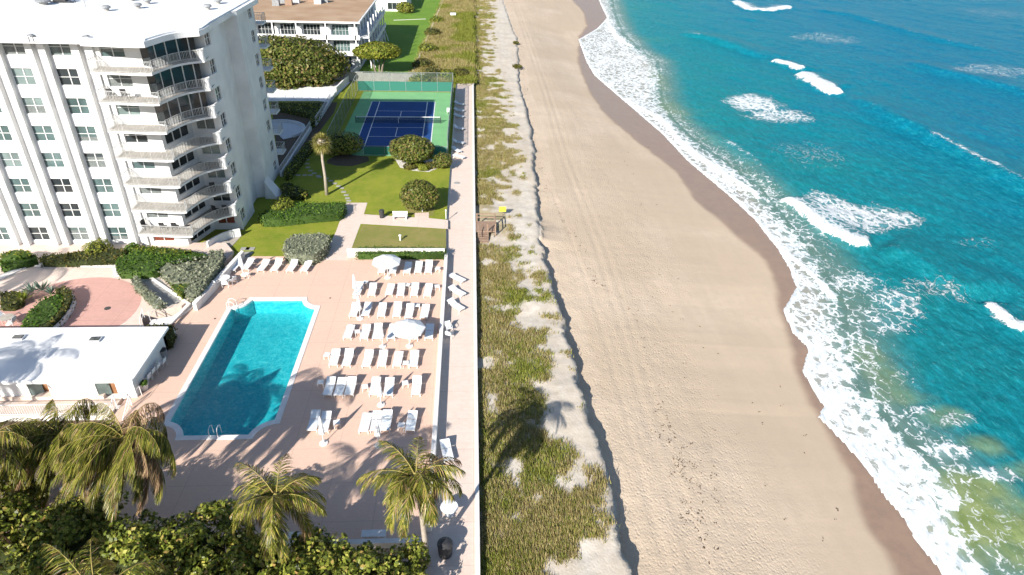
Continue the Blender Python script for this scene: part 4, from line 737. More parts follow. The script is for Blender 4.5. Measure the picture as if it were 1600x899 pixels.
hedge('hedge', 'yellow green hedge below the balcony corner of the tower', 'hedge', [(203, 388), (225, 384), (262, 386), (300, 392), (262, 396), (225, 392)], ZP, 1.0, 'leaf_yel', .22, 30)
hedge('hedge', 'green hedge between the silver shrubs and the tower terrace', 'hedge', [(252, 393), (300, 392), (324, 398), (326, 404), (270, 414), (256, 404)], ZP, .8, 'leaf_green', .22, 28)
hedge('shrub_bed', 'silver shrubs filling the triangular bed beside the steps', 'shrubs', [(242, 409), (262, 408), (330, 399), (322, 430), (296, 440), (268, 440), (252, 425)], ZP, .8, 'leaf_silver', .26, 26, bump_=.25)
hedge('hedge', 'silver hedge along the shaded wall beside the pool deck', 'hedge', [(328, 391), (346, 389), (348, 397), (346, 407), (310, 456), (292, 460), (289, 450), (312, 428), (326, 404)], ZP, 1.0, 'leaf_silver', .24, 32)
hedge('shrub_bed', 'low green shrub patch between the silver hedges', 'shrubs', [(266, 440), (300, 432), (310, 436), (290, 452), (284, 462), (270, 450)], ZP, .55, 'leaf_yel', .24, 26, bump_=.2)
hedge('hedge', 'narrow silver hedge beside the gravel steps', 'hedge', [(206, 431), (213, 430), (222, 444), (252, 467), (256, 473), (240, 475), (207, 442)], ZP, .7, 'leaf_silver', .22, 34)
hedge('hedge', 'dark green hedge at the left edge below the tower', 'hedge', [(0, 416), (0, 404), (30, 396), (56, 398), (58, 404)], ZP, .8, 'leaf_green', .25, 24)
hedge('hedge', 'yellow green hedge at the left edge below the tower', 'hedge', [(0, 403), (0, 396), (22, 389), (44, 391), (50, 396), (30, 395)], ZP, 1.2, 'leaf_yel', .25, 24)
hedge('hedge', 'olive hedge end behind the pool house corner', 'hedge', [(232, 507), (268, 506), (271, 512), (266, 530), (256, 530), (258, 512), (232, 511)], 0, 1.0, 'leaf_olive', .2, 34)
# round planter
pt = [(0, 452), (45, 455), (52, 447), (82, 445), (105, 447), (113, 455), (110, 468), (94, 488), (72, 508), (58, 512), (0, 512), (0, 478), (40, 478), (30, 505), (38, 510), (60, 509)]
g = MB(); P = GP([(108, 452), (114, 459), (117, 466), (113, 478), (100, 496), (84, 511), (78, 511), (94, 494), (107, 477), (111, 465), (106, 456)], ZP+.5); g.prism(P, ZP, ZP+.5); tag(g.build('planter_wall', 'kerb'), 'curved white wall round the plaza planter', 'wall')
hedge('hedge', 'clipped olive rim hedge of the round planter', 'hedge', [(85, 449), (100, 446), (110, 452), (112, 462), (106, 476), (92, 494), (74, 510), (58, 511), (80, 500), (98, 478), (101, 462), (97, 455)], ZP, .95, 'leaf_olive', .2, 34)
hedge('shrub_bed', 'dark green shrubs inside the round planter', 'shrubs', [(60, 470), (90, 456), (99, 462), (96, 478), (78, 500), (55, 511), (32, 510), (36, 498)], ZP, .7, 'leaf_green', .22, 30, bump_=.2)
hedge('shrub_bed', 'orange brown shrubs at the left end of the planter', 'shrubs', [(0, 456), (32, 455), (36, 470), (20, 478), (0, 478)], ZP, .6, 'leaf_olive', .24, 26, bump_=.2)
def agave(px, py, s, label, n=26, leaf='leaf_agave'):
    a = RNG.random(n)*2*PI; e = rad(15)+RNG.random(n)*rad(60); V = []
    for q, r_ in zip(a, e):
        d = np.array([math.cos(q)*math.cos(r_), math.sin(q)*math.cos(r_), math.sin(r_)]); sd = np.array([-math.sin(q), math.cos(q), 0])*.07*s; V += [d*.05, d*.5*s+sd, d*s, d*.5*s-sd]
    o = quads_mesh('agave', np.array(V), 4, [leaf]); o.location = (*G(px, py, ZP+.3), ZP+.3); tag(o, label, 'agave', 'agaves in the planter')
agave(52, 458, 1.2, 'blue grey agave, left one in the planter'); agave(66, 455, 1.2, 'blue grey agave, middle one in the planter'); agave(80, 460, .9, 'small blue grey agave, right one in the planter'); agave(38, 470, 1.1, 'yellow green spiky plant at the left of the agaves', leaf='leaf_yel')
for px, py, r_, lab, lf in [(155, 392, 1.3, 'round green bush in front of the tower between hedges', 'leaf_yel'), (209, 388, .8, 'small bush at the left end of the yellow green hedge', 'leaf_green'), (443, 325, 1.35, 'round yellow green bush beside the tower corner', 'leaf_yel')]:
    bush('bush', lab, 'bush', (*G(px, py+6, .2), .1), (r_, r_, r_*.75), r_*.6, int(700*r_), .2, lf, seed=int(px))
# garden bushes and trees
bush('round_bush', 'big clipped round sea grape bush in front of the tennis court', 'bush', (*G(645, 256), 0), (3.1, 2.7, 1.75), 2.1, 5200, .30, 'leaf_grape_far', trunk=[(.4, 0, .12), (-.4, .1, .12), (.1, .3, .1)], seed=3, lob=.12)
bush('round_bush', 'dark round bush on the lawn beside the sea walk path', 'bush', (*G(657, 327), 0), (2.35, 2.2, 1.75), 1.8, 4300, .27, 'leaf_grape_far', trunk=[(.2, 0, .1), (-.2, .1, .1)], seed=5, lob=.16)
bush('small_bush', 'small round bush at the corner of the lawn by the court fence', 'bush', (*G(692, 262), 0), (1.25, 1.2, 1.05), 1.0, 1500, .24, 'leaf_grape_far', seed=8)
bush('shaded_bush', 'spreading shaded bush behind the tall thin palm', 'bush', (*G(536, 240), 0), (2.9, 2.2, 1.6), 1.4, 2600, .3, 'leaf_grape', seed=9, lob=.3)
for k, (px, py, s) in enumerate([(640, 264, .7), (662, 266, .6), (675, 262, .8), (652, 260, .9)]):
    bush('low_plant', ['low grassy plant at the left of the shell bed', 'low grassy plant in the middle front of the shell bed', 'low yellow plant at the right of the shell bed', 'low dark plant under the big round bush'][k], 'plant', (*G(px, py), 0), (s*1.3, s, .45), .3, 320, .26, 'leaf_yel' if k % 2 else 'leaf_olive', seed=k+20, group='plants in the shell bed')
sheet('shell_bed', [(618, 250), (625, 262), (645, 267), (670, 269), (684, 263), (690, 252), (660, 246)], .006, 'stone')
sheet('mulch_bed', [(512, 250), (530, 240), (575, 245), (577, 252), (550, 260), (525, 259), (510, 255)], .006, 'soil')
sheet('mulch_bed', [(640, 335), (632, 322), (650, 318), (680, 325), (676, 338)], .003, 'lawndry')
hedge('hedge', 'shaded hedge along the low terrace railing', 'hedge', [(446, 262), (480, 222), (492, 215), (488, 228), (452, 272), (444, 274)], 0, .9, 'leaf_grape', .26, 18)
hedge('hedge', 'shaded hedge at the far edge of the round terrace', 'hedge', [(428, 160), (500, 160), (506, 165), (498, 184), (484, 196), (486, 178), (430, 166)], 0, .9, 'leaf_grape', .28, 14)
hedge('shrub_bed', 'dark shaded shrubs at the foot of the tower beside the lawn', 'shrubs', [(437, 290), (450, 282), (480, 298), (478, 306), (445, 306)], 0, .6, 'leaf_grape', .26, 20)
bush('sea_grape_tree', 'broad sea grape tree crown between the tower and the brown roofed block', 'tree', (-34.5, 129.0, 0), (11.5, 7.2, 4.3), 3.6, 15000, .55, 'leaf_grape_far', trunk=[(.8, 0, .22), (-.8, .1, .22), (.2, .5, .18)], seed=31, lob=.25, flat=.1, core_k=.75)
bush('sea_grape_tree', 'flat topped bright green tree on branching trunks beside the block', 'tree', (*G(592, 118), 0), (4.7, 3.6, 1.6), 4.6, 4200, .42, 'leaf_yel', trunk=[(1.4, 0, .22), (-1.4, .1, .22), (.3, .6, .18)], seed=33, lob=.2)
bush('shrub', 'dark shrub beside the far white house', 'shrub', (*G(634, 20), 0), (2.6, 2.2, 1.6), 1.3, 1500, .4, 'leaf_grape', seed=35)
for k, (px, py, r_) in enumerate([(655, 128, 1.7), (676, 120, 2.), (700, 122, 1.6), (660, 105, 1.8), (668, 80, 1.8), (676, 55, 1.8), (683, 35, 1.6), (720, 118, 1.5)]):
    bush('dune_shrub', ['yellow green dune shrub at the near end of the lawn kerb', 'olive dune shrub just behind the court fence', 'olive dune shrub behind the fence toward the sea', 'reddish dune shrub along the kerb above the court', 'dune shrub halfway up the white lawn kerb', 'dune shrub in the upper part of the lawn kerb', 'dune shrub near the top end of the lawn kerb', 'dune shrub at the seaward corner behind the court fence'][k], 'shrub', (*G(px, py), 0), (r_*1.2, r_*1.4, r_*.6), r_*.35, 700, .35, 'leaf_olive' if k % 2 else 'leaf_yel', seed=40+k, group='shrubs along the dune edge')
# stepping stones
g = MB(); 
for px, py in [(486, 232), (484, 238), (481, 244), (480, 250), (480, 256), (481, 262), (485, 267), (491, 271), (497, 275), (448, 274), (457, 274), (466, 274), (476, 274), (485, 274), (499, 277), (510, 279), (517, 283), (523, 287), (529, 291), (534, 294), (537, 300), (541, 305), (543, 310), (545, 314)]:
    x, y = G(px, py); g.prism(rect(x-.28, x+.28, y-.2, y+.2), -.01, .03)
for px, py in [(383, 389), (391, 389), (388, 396), (383, 400)]: x, y = G(px, py); g.prism(rect(x-.45, x+.45, y-.3, y+.3), -.01, .03)
struct('stepping_path', g, 'greycon')
# ---- palms
def frond(c, az, el, L, droop, wind, n=46, lw=.055, ll=.85, rng=RNG):
    """returns leaflet quads and rachis points"""
    N = 14; P = [np.array(c, float)]; e = el; d0 = np.array([math.cos(az), math.sin(az), 0.]); ds = L/N
    for i in range(N):
        tt_ = (i+1)/N; e_ = el-droop*tt_**1.25; v = d0*math.cos(e_)+np.array([0, 0, math.sin(e_)])+np.array(wind)*tt_*.9; v /= np.linalg.norm(v); P.append(P[-1]+v*ds)
    P = np.array(P); Q = []; T = np.linspace(.10, .995, n)
    for t_ in T:
        k = t_*N; i = min(int(k), N-1); p = P[i]*(1-(k-i))+P[i+1]*(k-i); d = P[i+1]-P[i]; d /= np.linalg.norm(d); s = np.cross(d, [0, 0, 1]); s /= (np.linalg.norm(s)+1e-6); u = np.cross(s, d)
        l = ll*(math.sin(PI*min(1, t_*.86+.10))**.6)*(.85+.3*rng.random())
        for sg_ in (-1, 1):
            v = s*sg_*(.85-.45*t_)+d*(.55+.5*t_)+u*(.10)-np.array([0, 0, .55])*rng.uniform(.6, 1.2)+np.array(wind)*rng.uniform(.7, 1.3)+rng.normal(size=3)*.08; v /= np.linalg.norm(v)
            m = p+v*l*.5; tip = p+v*l*.96-np.array([0, 0, .18*l])+np.array(wind)*.15*l; w_ = np.cross(v, u+rng.normal(size=3)*.35); w_ /= (np.linalg.norm(w_)+1e-6); w_ *= lw*.5
            Q += [p-w_*.5, p+w_*.5, m+w_, m-w_, m-w_, m+w_, tip+w_*.15, tip-w_*.15]
    return Q, P
def palm(label, crown, base, nf=24, L=3.3, wind=(-.25, -.35, -.05), seed=1, name='coconut_palm', el=(-25, 75), group=None, n=60, ll=.85, lw=.042):
    rg = np.random.default_rng(seed); t_ = thing(name, label, 'palm tree', base, group=group); c = Vector(crown)-Vector(base); Q = []; g = MB(); mi = []
    for i in range(nf):
        az = i*2.399+rg.normal()*.2; e = rad(el[0]+(el[1]-el[0])*((i+.5)/nf)**.85); q, P = frond((c.x, c.y, c.z), az, e, L*(.85+.3*rg.random()), rad(95+25*rg.random())*(.75+.25*math.cos(e)), wind, n=n, lw=lw, ll=ll, rng=rg); Q += q; dead = rg.random() < (.55 if e < rad(-8) else .06); mi += [1 if dead or (rg.random() < .10) else 0 for _ in range(len(q)//4)]
        g.tube([tuple(p) for p in P[::2]], [.035, .03, .025, .02, .016, .012, .008, .006][:len(P[::2])], 4, cap=False)
    g.lathe([(.1, -.35), (.28, -.15), (.25, .15), (.08, .4)], (c.x, c.y, c.z), 8)
    V = np.array(Q); 
    o = quads_mesh('crown', V, 4, ['leaf_palm', 'leaf_dead', 'leafstem'], mi=np.array(mi), core=g); o.parent = t_
    g = MB(); k = [(0, 0, 0), (c.x*.12, c.y*.12, c.z*.3), (c.x*.45, c.y*.45, c.z*.65), (c.x, c.y, c.z)]; pts = []
    for i in range(13): 
        s = i/12*3; j = min(int(s), 2); f = s-j; pts.append(Vector(k[j]).lerp(Vector(k[j+1]), f))
    g.tube(pts, [.26]+[.17-.004*i for i in range(12)], 9); g.build('trunk', 'trunk', t_, smooth=True); return t_
M['leafstem'] = MN('palm_rachis', (.30, .28, .06), (.36, .25, .10), 3, .6)
def gz(px, py, z): x, y = G(px, py, z); return (x, y, z)
WN = (-.30, -.30, -.12)
palm('coconut palm with a full crown at the foot of the sea walk', gz(650, 748, 8.0), (-2.75, 25.0, -.3), 24, 3.0, (-.10, -.12, -.05), 3)
palm('coconut palm with yellow fronds at the middle of the lower deck edge', gz(432, 780, 6.2), (-10.6, 22.6, 0), 24, 3.1, (.02, -.12, -.03), 5)
palm('windswept coconut palm beside the lower left corner of the pool', gz(196, 690, 7.4), (-20.8, 26.2, -1.6), 44, 3.75, (-.38, -.95, -.45), 8, n=80, ll=1.05, lw=.036)
palm('windswept coconut palm in front of the pool house railing', gz(96, 684, 5.4), (-25.4, 27.0, -1.6), 44, 3.75, (-.45, -.95, -.45), 9, n=80, ll=1.05, lw=.036)
palm('coconut palm cut by the left edge of the picture', gz(-25, 700, 7.0), (-30.5, 27.5, -1.6), 24, 3.4, (-.1, -.5, -.15), 12)
palm('coconut palm standing just outside the lower left corner', (-23.5, 19.5, 7.5), (-24, 18.5, -1.6), 22, 3.4, (-.1, -.3, -.1), 13)
palm('coconut palm behind the sea grapes below the picture', (-15.5, 17.5, 8.2), (-15.5, 17, -1.0), 24, 3.6, (-.1, -.3, -.1), 14)
palm('coconut palm left of the picture shading the pool house roof', (-39.6, 31.0, 8.6), (-40.5, 30, -1.6), 24, 3.6, (-.1, -.3, -.1), 15)
palm('coconut palm left of the picture shading the plaza', (-49.4, 44.5, 9.0), (-50, 36.5, -1.6), 22, 3.6, (-.1, -.3, -.1), 16)
# thin cabbage palm on the lawn
fx, fy = G(510.8, 304.5); fp = thing('cabbage_palm', 'tall thin palm with a round yellow fan leaf crown on the lawn', 'palm tree', (fx, fy, 0)); Q = []; hz = 6.7
for i in range(46):
    az = i*2.399; el_ = rad(-55+135*(i/46)); d = np.array([math.cos(az)*math.cos(el_), math.sin(az)*math.cos(el_), math.sin(el_)]); c = np.array([.15, 0, hz])+d*.55; s = np.cross(d, [0, 0, 1.]); s /= np.linalg.norm(s)+1e-6; u = np.cross(s, d)
    for k in np.linspace(-1.15, 1.15, 13):
        v = d*math.cos(k)+s*math.sin(k)+RNG.normal(size=3)*.06; v[2] -= .18; l = .95*(1-.25*abs(k)); w_ = np.cross(v, u); w_ = w_/np.linalg.norm(w_)*.035; tip = c+v*l; tip[2] -= .12; Q += [c-w_*.3, c+w_*.3, c+v*l*.6+w_, c+v*l*.6-w_, c+v*l*.6-w_, c+v*l*.6+w_, tip, tip-w_*.2]
core = MB(); core.lathe([(.1, -.8), (.5, -.45), (.6, 0), (.4, .45), (.1, .6)], (.15, 0, hz), 9); o = quads_mesh('crown', np.array(Q), 4, ['leaf_fan', 'trunk'], core=core); o.parent = fp
g = MB(); g.tube([(0, 0, 0), (.05, 0, 2.5), (.0, 0, 4.6), (.15, 0, hz-.3)], [.24, .17, .16, .15], 9); g.build('trunk', 'trunk', fp, smooth=True)
# ---- foreground sea grapes
for k, (px, py, z, r_, h, lab) in enumerate([(20, 860, 3., 3.2, 2.4, 'in the bottom left corner of the picture'), (125, 850, 3., 2.9, 2.3, 'below the left windswept palm'), (215, 880, 3., 2.8, 2.3, 'third from the left along the bottom edge'), (310, 850, 3., 2.7, 2.2, 'directly below the pool corner palm'),
                                            (400, 900, 2.6, 2.5, 2.0, 'under the fronds of the middle palm'), (490, 885, 2.2, 2.1, 1.7, 'right of the middle palm'), (560, 900, 2.0, 2.0, 1.5, 'in front of the low white wall'), (630, 888, 1.6, 1.7, 1.3, 'between the two front palms at the bottom'), (-60, 800, 3., 3.2, 2.4, 'partly outside the left edge')]):
    x, y = G(px, py, z); bush('sea_grape_tree', 'dense sea grape tree '+lab, 'tree', (x, y, -1.2 if px < 330 else -.1), (r_*1.15, r_, h), z+1.2-.6 if px < 330 else z-.4, int(6500*(r_/2.8)**2), .25, 'leaf_grape', trunk=[(.5, .2, .14), (-.5, 0, .14), (0, -.4, .12)], seed=60+k, lob=.32, group='sea grape trees along the bottom', flat=.1, core_k=.42, lobes=38)
# ================================================================== FURNITURE
def make_lounger(bh=.60, by=.86):
    t_ = thing('sun_lounger', None, 'sun lounger', group='sun loungers'); g = MB(); W2 = .33
    for s in (-1, 1): g.bar((s*W2, -.92, .34), (s*W2, .22, .34), .045, .06); g.bar((s*W2, .2, .34), (s*W2, by, bh), .045, .05)
    g.bar((-W2, -.92, .34), (W2, -.92, .34), .045, .06); g.bar((-W2, by, bh), (W2, by, bh), .045); g.build('frame', 'wmetal', t_)
    g = MB(); g.box(-W2+.02, W2-.02, -.90, .17, .352, .366); g.build('seat', 'sling', t_)
    g = MB(); g.bar((0, .22, .372), (0, by-.02, bh+.01), 2*W2-.05, .014); g.build('backrest', 'sling', t_)
    for s, y in ((-1, -.8), (1, -.8), (-1, .62), (1, .62)): g = MB(); g.bar((s*W2*.97, y, 0), (s*W2*.97, y, .32 if y < 0 else .47), .05); g.build('leg', 'wmetal', t_)
    return t_
LPS = [make_lounger(.56, .88), make_lounger(.66, .82), make_lounger(.76, .76), make_lounger(.39, .90)]; US = [[0], [0], [0], [0]]; seq_ = [0]
def lounger(x, y, z, rz, lab):
    k = [0, 1, 0, 0, 2, 1, 0, 3, 0, 1][seq_[0] % 10]; seq_[0] += 1; place(LPS[k], US[k], x, y, z, rz, lab)
def place(proto, first, x, y, z, rz, label, group=None, sc=1.):
    o = proto if not first[0] else copy_tree(proto); first[0] = 1; o.location = (x, y, z); o.rotation_euler = (0, 0, rz); o['label'] = label
    if group: o['group'] = group
    return o
ords = ['first', 'second', 'third', 'fourth', 'fifth', 'sixth', 'seventh']
rows = [('in the row by the stone wall', 419, [598, 615, 637, 654, 670]), ('in the second row from the stone wall', 453, [560, 582, 609.5, 626.5, 648, 669]), ('in the third row from the stone wall', 484, [554, 573.5, 597, 621, 640, 664]),
        ('in the fourth row from the stone wall', 519, [545.5, 571, 590, 613, 648, 671]), ('in the fifth row from the stone wall', 559, [523, 544, 575, 598, 622, 647]), ('in the sixth row', 604, [515, 532, 548, 586, 608, 651]), ('in the shaded row nearest the palms', 659, [491, 508, 571, 588, 604, 643])]
for desc, py, xs in rows:
    for i, px in enumerate(xs):
        x, y = G(px, py+random.uniform(-1.2, 1.2)+(i*.6 if py in (484, 559) else 0), .35); lounger(x, y, 0, rad(random.uniform(-2.5, 2.5)-2), f'white sun lounger, {ords[i]} from left {desc}')
for i, (px, py) in enumerate([(368, 415), (388, 413), (412, 415), (433, 415), (457, 416), (479, 416)]):
    x, y = G(px, py, .35); lounger(x, y, 0, rad(-8), f'white sun lounger, {ords[i]} from left in the row below the silver hedge')
for i, (px, py, a) in enumerate([(714, 434, 48), (714, 455, 46), (712, 477, 44)]): x, y = G(px, py, ZK+.35); lounger(x, y, ZK, rad(a), 'white lounger turned to the sea on the walk, '+['farthest of three', 'middle of three', 'nearest of three'][i])
x, y = G(698, 704, ZK+.35); lounger(x, y, ZK, rad(12), 'lone pale lounger on the shaded side of the sea walk')
for i, (px, py, a) in enumerate([(717, 162, 62), (717, 172, 66), (717, 181, 58), (716, 200, 66), (716, 222, 70), (713, 234, 35), (717, 244, 55)]): x, y = G(px, py, ZK+.35); lounger(x, y, ZK, rad(a), f'lounger on the sea walk beside the court fence, {ords[i]} from the far end')
x, y = G(118, 752, -1.2); lounger(x, y, -1.6, rad(-30), 'pale lounger half hidden under the two windswept palms')
# side tables
tb = thing('side_table', None, 'side table', group='small side tables'); g = MB(); g.box(-.24, .24, -.24, .24, .40, .44); g.build('table_top', 'wmetal', tb)
for s in (-1, 1):
    for u in (-1, 1): g = MB(); g.bar((s*.2, u*.2, 0), (s*.2, u*.2, .40), .035); g.build('leg', 'wmetal', tb)
ut = [0]
for px, py, lab in [(684, 419, 'at the right end of the row by the stone wall'), (683, 447, 'at the right end of the second lounger row'), (637, 445, 'between loungers in the second row'), (571, 441, 'near the left of the second row'), (652, 477, 'between the last loungers of the third row'), (558.5, 518, 'between the first loungers of the fourth row'),
                    (511, 554, 'at the left end of the fifth row'), (634, 567, 'in front of the fifth row near its right end'), (501, 597, 'at the left end of the sixth row'), (570, 604, 'in the middle gap of the sixth row'), (633, 598, 'right of the closed umbrella in the sixth row'), (526, 660, 'beside the shaded pair of loungers'), (627, 664, 'between the shaded group and the last lounger'), (385, 428, 'at the left of the row below the silver hedge')]:
    x, y = G(px, py, .42); place(tb, ut, x, y, 0, random.uniform(-.3, .3), 'small white side table '+lab)
# umbrellas
def umb_open(px, py, lab):
    x, y = G(px, py); u = thing('open_umbrella', lab, 'umbrella', (x, y, 0), random.random()); g = MB(); g.tube([(0, 0, 0), (0, 0, 2.35)], .03, 8); g.build('pole', 'wmetal', u)
    g = MB(); g.lathe([(.32, 0), (.32, .06), (.08, .10), (.06, .3)], n=14); g.build('base', 'kerb', u); g = MB(); n = 8; R_, zt, ze = 1.42, 2.42, 1.88
    top = (0, 0, zt); mid = [(R_*.5*math.cos(k*PI/4), R_*.5*math.sin(k*PI/4), zt-.20) for k in range(8)]; rim = [(R_*math.cos(k*PI/4), R_*math.sin(k*PI/4), ze) for k in range(8)]; hem = [(p[0], p[1], ze-.13) for p in rim]
    g.add([top]+mid+rim+hem, [(0, 1+k, 1+(k+1) % 8) for k in range(8)]+[(1+k, 9+k, 9+(k+1) % 8, 1+(k+1) % 8) for k in range(8)]+[(9+k, 17+k, 17+(k+1) % 8, 9+(k+1) % 8) for k in range(8)]); g.build('canopy', 'fabric', u)
    for k in range(8): g = MB(); g.bar((0, 0, 1.95), (rim[k][0]*.6, rim[k][1]*.6, zt-.30), .018); g.build('strut', 'wmetal', u)
umb_open(606, 434, 'open white umbrella over the row by the stone wall'); umb_open(640, 541, 'open white umbrella over the fourth lounger row')
uc = thing('closed_umbrella', None, 'umbrella', group='closed umbrellas'); g = MB(); g.tube([(0, 0, 0), (0, 0, 2.5)], .028, 8); g.build('pole', 'wmetal', uc); g = MB(); g.lathe([(.30, 0), (.30, .06), (.08, .10), (.06, .28)], n=14); g.build('base', 'kerb', uc)
g = MB(); N = 16; pr = [(.15, .95), (.17, 1.1), (.12, 1.45), (.13, 1.6), (.08, 2.1), (.03, 2.45)]; g.lathe(pr, n=N); g.v = [(x*(1+.28*(i % 2)), y*(1+.28*(i % 2)), z) for i, (x, y, z) in enumerate(g.v)]; g.build('folded_canopy', 'fabric', uc)
uu = [0]
for px, py, lab in [(556, 464, 'at the left end of the second row'), (563, 498, 'at the left of the third row'), (598, 542, 'in the middle of the fourth row'), (595.5, 633, 'in the sixth row'), (506, 693, 'in front of the shaded pair of loungers'), (592, 697, 'in front of the shaded group of three loungers'), (381, 430, 'standing by the row below the silver hedge')]:
    x, y = G(px, py); place(uc, uu, x, y, 0, random.random(), 'closed white umbrella '+lab)
# chairs
ch = thing('patio_chair', None, 'chair', group='white patio chairs'); g = MB(); g.box(-.24, .24, -.24, .24, .40, .43); g.build('seat', 'wmetal', ch); g = MB(); g.bar((0, .24, .42), (0, .36, .88), .48, .03); g.build('backrest', 'sling', ch)
for s in (-1, 1):
    g = MB(); g.bar((s*.27, -.24, .62), (s*.27, .30, .64), .04, .03); g.build('armrest', 'wmetal', ch)
    for y in (-.24, .26): g = MB(); g.bar((s*.27, y, 0), (s*.27, y, .62), .03); g.build('leg', 'wmetal', ch)
uh = [0]
for px, py, z, a, lab in [(252, 567, 0, -95, 'farthest of four chairs beside the pool house end wall'), (243, 575, 0, -95, 'second farthest of four chairs by the pool house end wall'), (235, 583, 0, -95, 'third of four chairs by the pool house end wall'), (228, 591, 0, -95, 'nearest of four chairs beside the pool house end wall'),
                         (341, 424, 0, 20, 'chair behind the round table by the silver hedge'), (339, 443, 0, 150, 'chair left of the round table by the silver hedge'), (352, 443, 0, 190, 'chair in front of the round table by the silver hedge'), (363, 438, 0, 240, 'chair right of the round table by the silver hedge'),
                         (701, 512, ZK, 20, 'farther of two white chairs on the sea walk'), (702, 522, ZK, 160, 'nearer of two white chairs on the sea walk'), (4, 497, ZP, 60, 'white chair left of the shaded table in the planter corner'), (18, 502, ZP, -100, 'white chair right of the shaded table in the planter corner')]:
    x, y = G(px, py, z+.4); place(ch, uh, x, y, z, rad(a), 'white '+lab if not lab.startswith('white') else lab)
dch = thing('balcony_chair', None, 'chair', group='chairs on the tower balconies'); g = MB(); g.box(-.27, .27, -.25, .25, .38, .44); g.build('seat', 'dark', dch); g = MB(); g.bar((0, .26, .42), (0, .36, 1.0), .52, .05); g.build('backrest', 'dark', dch)
for s in (-1, 1):
    for y in (-.22, .24): g = MB(); g.bar((s*.24, y, 0), (s*.24, y, .38), .04); g.build('leg', 'dark', dch)
ud = [0]
for x, y, k, a, lab in [(-33.0, 62.6, 1, 60, 'dark chair at the left end of the lowest long balcony'), (-31.2, 62.5, 1, 180, 'dark chair below the window of the lowest long balcony'), (-30.0, 62.5, 1, 180, 'dark chair beside the door of the lowest long balcony'), (-27.3, 66.6, 1, 160, 'dark chair in the recess of the lowest curved balcony'), (-26.3, 66.7, 1, 180, 'dark chair by the corner end of the lowest curved balcony'), (-32.6, 62.6, 6, 180, 'left of two dark chairs on the seventh storey balcony'), (-31.4, 62.6, 6, 180, 'right of two dark chairs on the seventh storey balcony'), (-27.1, 66.5, 2, 200, 'dark chair in the recess of the second curved balcony')]:
    place(dch, ud, x, y, FH*k-.12, rad(a), lab)
for px, py, z, lab in [(350, 434, 0, 'round white table with chairs by the silver hedge'), (10, 496, ZP, 'round table at the left edge beside the planter'), (702, 792, ZK, 'round white table beside the trunk of the sea walk palm')]:
    x, y = G(px, py, z+.7); r_ = thing('round_table', lab, 'table', (x, y, z)); g = MB(); g.lathe([(.55, .68), (.57, .70), (.55, .72)], n=22); g.build('table_top', 'wmetal' if px != 10 else 'beige', r_); g = MB(); g.lathe([(.28, 0), (.28, .03), (.05, .06), (.045, .68)], n=12); g.build('pedestal', 'wmetal', r_)
# bins, pots, benches, lamps
def lathe_thing(name, label, cat, px, py, z, prof, mat, part='body', extra=None):
    t_ = thing(name, label, cat, (*G(px, py, z), z)); g = MB(); g.lathe(prof, n=16); g.build(part, mat, t_)
    if extra: g = MB(); g.lathe(extra[1], n=16); g.build(extra[0], extra[2], t_)
lathe_thing('litter_bin', 'dark round litter bin beside the pool house chairs', 'bin', 257, 558, 0, [(.24, 0), (.30, .72)], 'grey', extra=('rim', [(.31, .72), (.33, .76), (.25, .77)], 'dark'))
lathe_thing('plant_pot', 'white ribbed plant pot with a small plant at the pool house corner', 'plant pot', 226, 608, 0, [(.26, 0), (.36, .55), (.40, .56), (.40, .64)], 'kerb', extra=('soil', [(.33, .6), (.33, .66)], 'soil'))
bush('pot_plant', 'small green plant growing in the white pot', 'plant', (*G(226, 600, .7), .75), (.26, .26, .2), .05, 90, .16, 'leaf_green', seed=71)
lathe_thing('litter_bin', 'black litter bin on the path beside the white bench', 'bin', 597, 340, 0, [(.28, 0), (.30, .8)], 'dark', extra=('lid', [(.32, .8), (.32, .88), (.2, .98)], 'dark'))
lathe_thing('litter_bin', 'big black lidded bin at the foot of the sea walk palm', 'bin', 696, 866, ZK, [(.40, 0), (.46, .9)], 'dark', extra=('lid', [(.48, .9), (.46, 1.0), (.2, 1.12)], 'dark'))
x, y = G(625, 339, .3); b_ = thing('park_bench', 'white bench on the path beside the lawn', 'bench', (x, y, 0)); g = MB(); g.box(-.85, .85, -.22, .24, .40, .46); g.build('seat', 'wmetal', b_); g = MB(); g.bar((0, .26, .46), (0, .36, .86), 1.7, .05, up=(1, 0, 0)); g.v = []; g.f = []; g.m = []; g.box(-.85, .85, .25, .30, .5, .88); g.build('backrest', 'wmetal', b_)
for s in (-.7, .7): g = MB(); g.box(s-.05, s+.05, -.2, .28, 0, .4); g.build('leg', 'wmetal', b_)
def post_thing(name, label, cat, px, py, z, h, r_, mat='wmetal', head=None):
    t_ = thing(name, label, cat, (*G(px, py, z), z)); g = MB(); g.tube([(0, 0, 0), (0, 0, h)], r_, 8); g.build('post', mat, t_); g = MB(); g.lathe(head or [(r_*1.8, h), (r_*1.8, h+.12), (r_, h+.16)], n=10); g.build('head', mat, t_)
post_thing('lawn_lamp', 'short white lamp post standing on the dry lawn', 'lamp post', 625.5, 376, 0, .55, .09)
post_thing('outdoor_shower', 'white shower post in front of the dark round bush', 'shower', 660, 331, 0, 2.1, .06, head=[(.03, 2.1), (.16, 2.12), (.16, 2.16)])
post_thing('bollard', 'thin white post at the corner of lawn and sea walk', 'post', 697, 342, 0, 1.0, .05)
post_thing('walk_lamp', 'dark low lamp on the lawn edge near the court corner', 'lamp post', 716, 300, ZK, .01, .01, 'dark', [(.34, .0), (.34, .012)]) if 0 else None
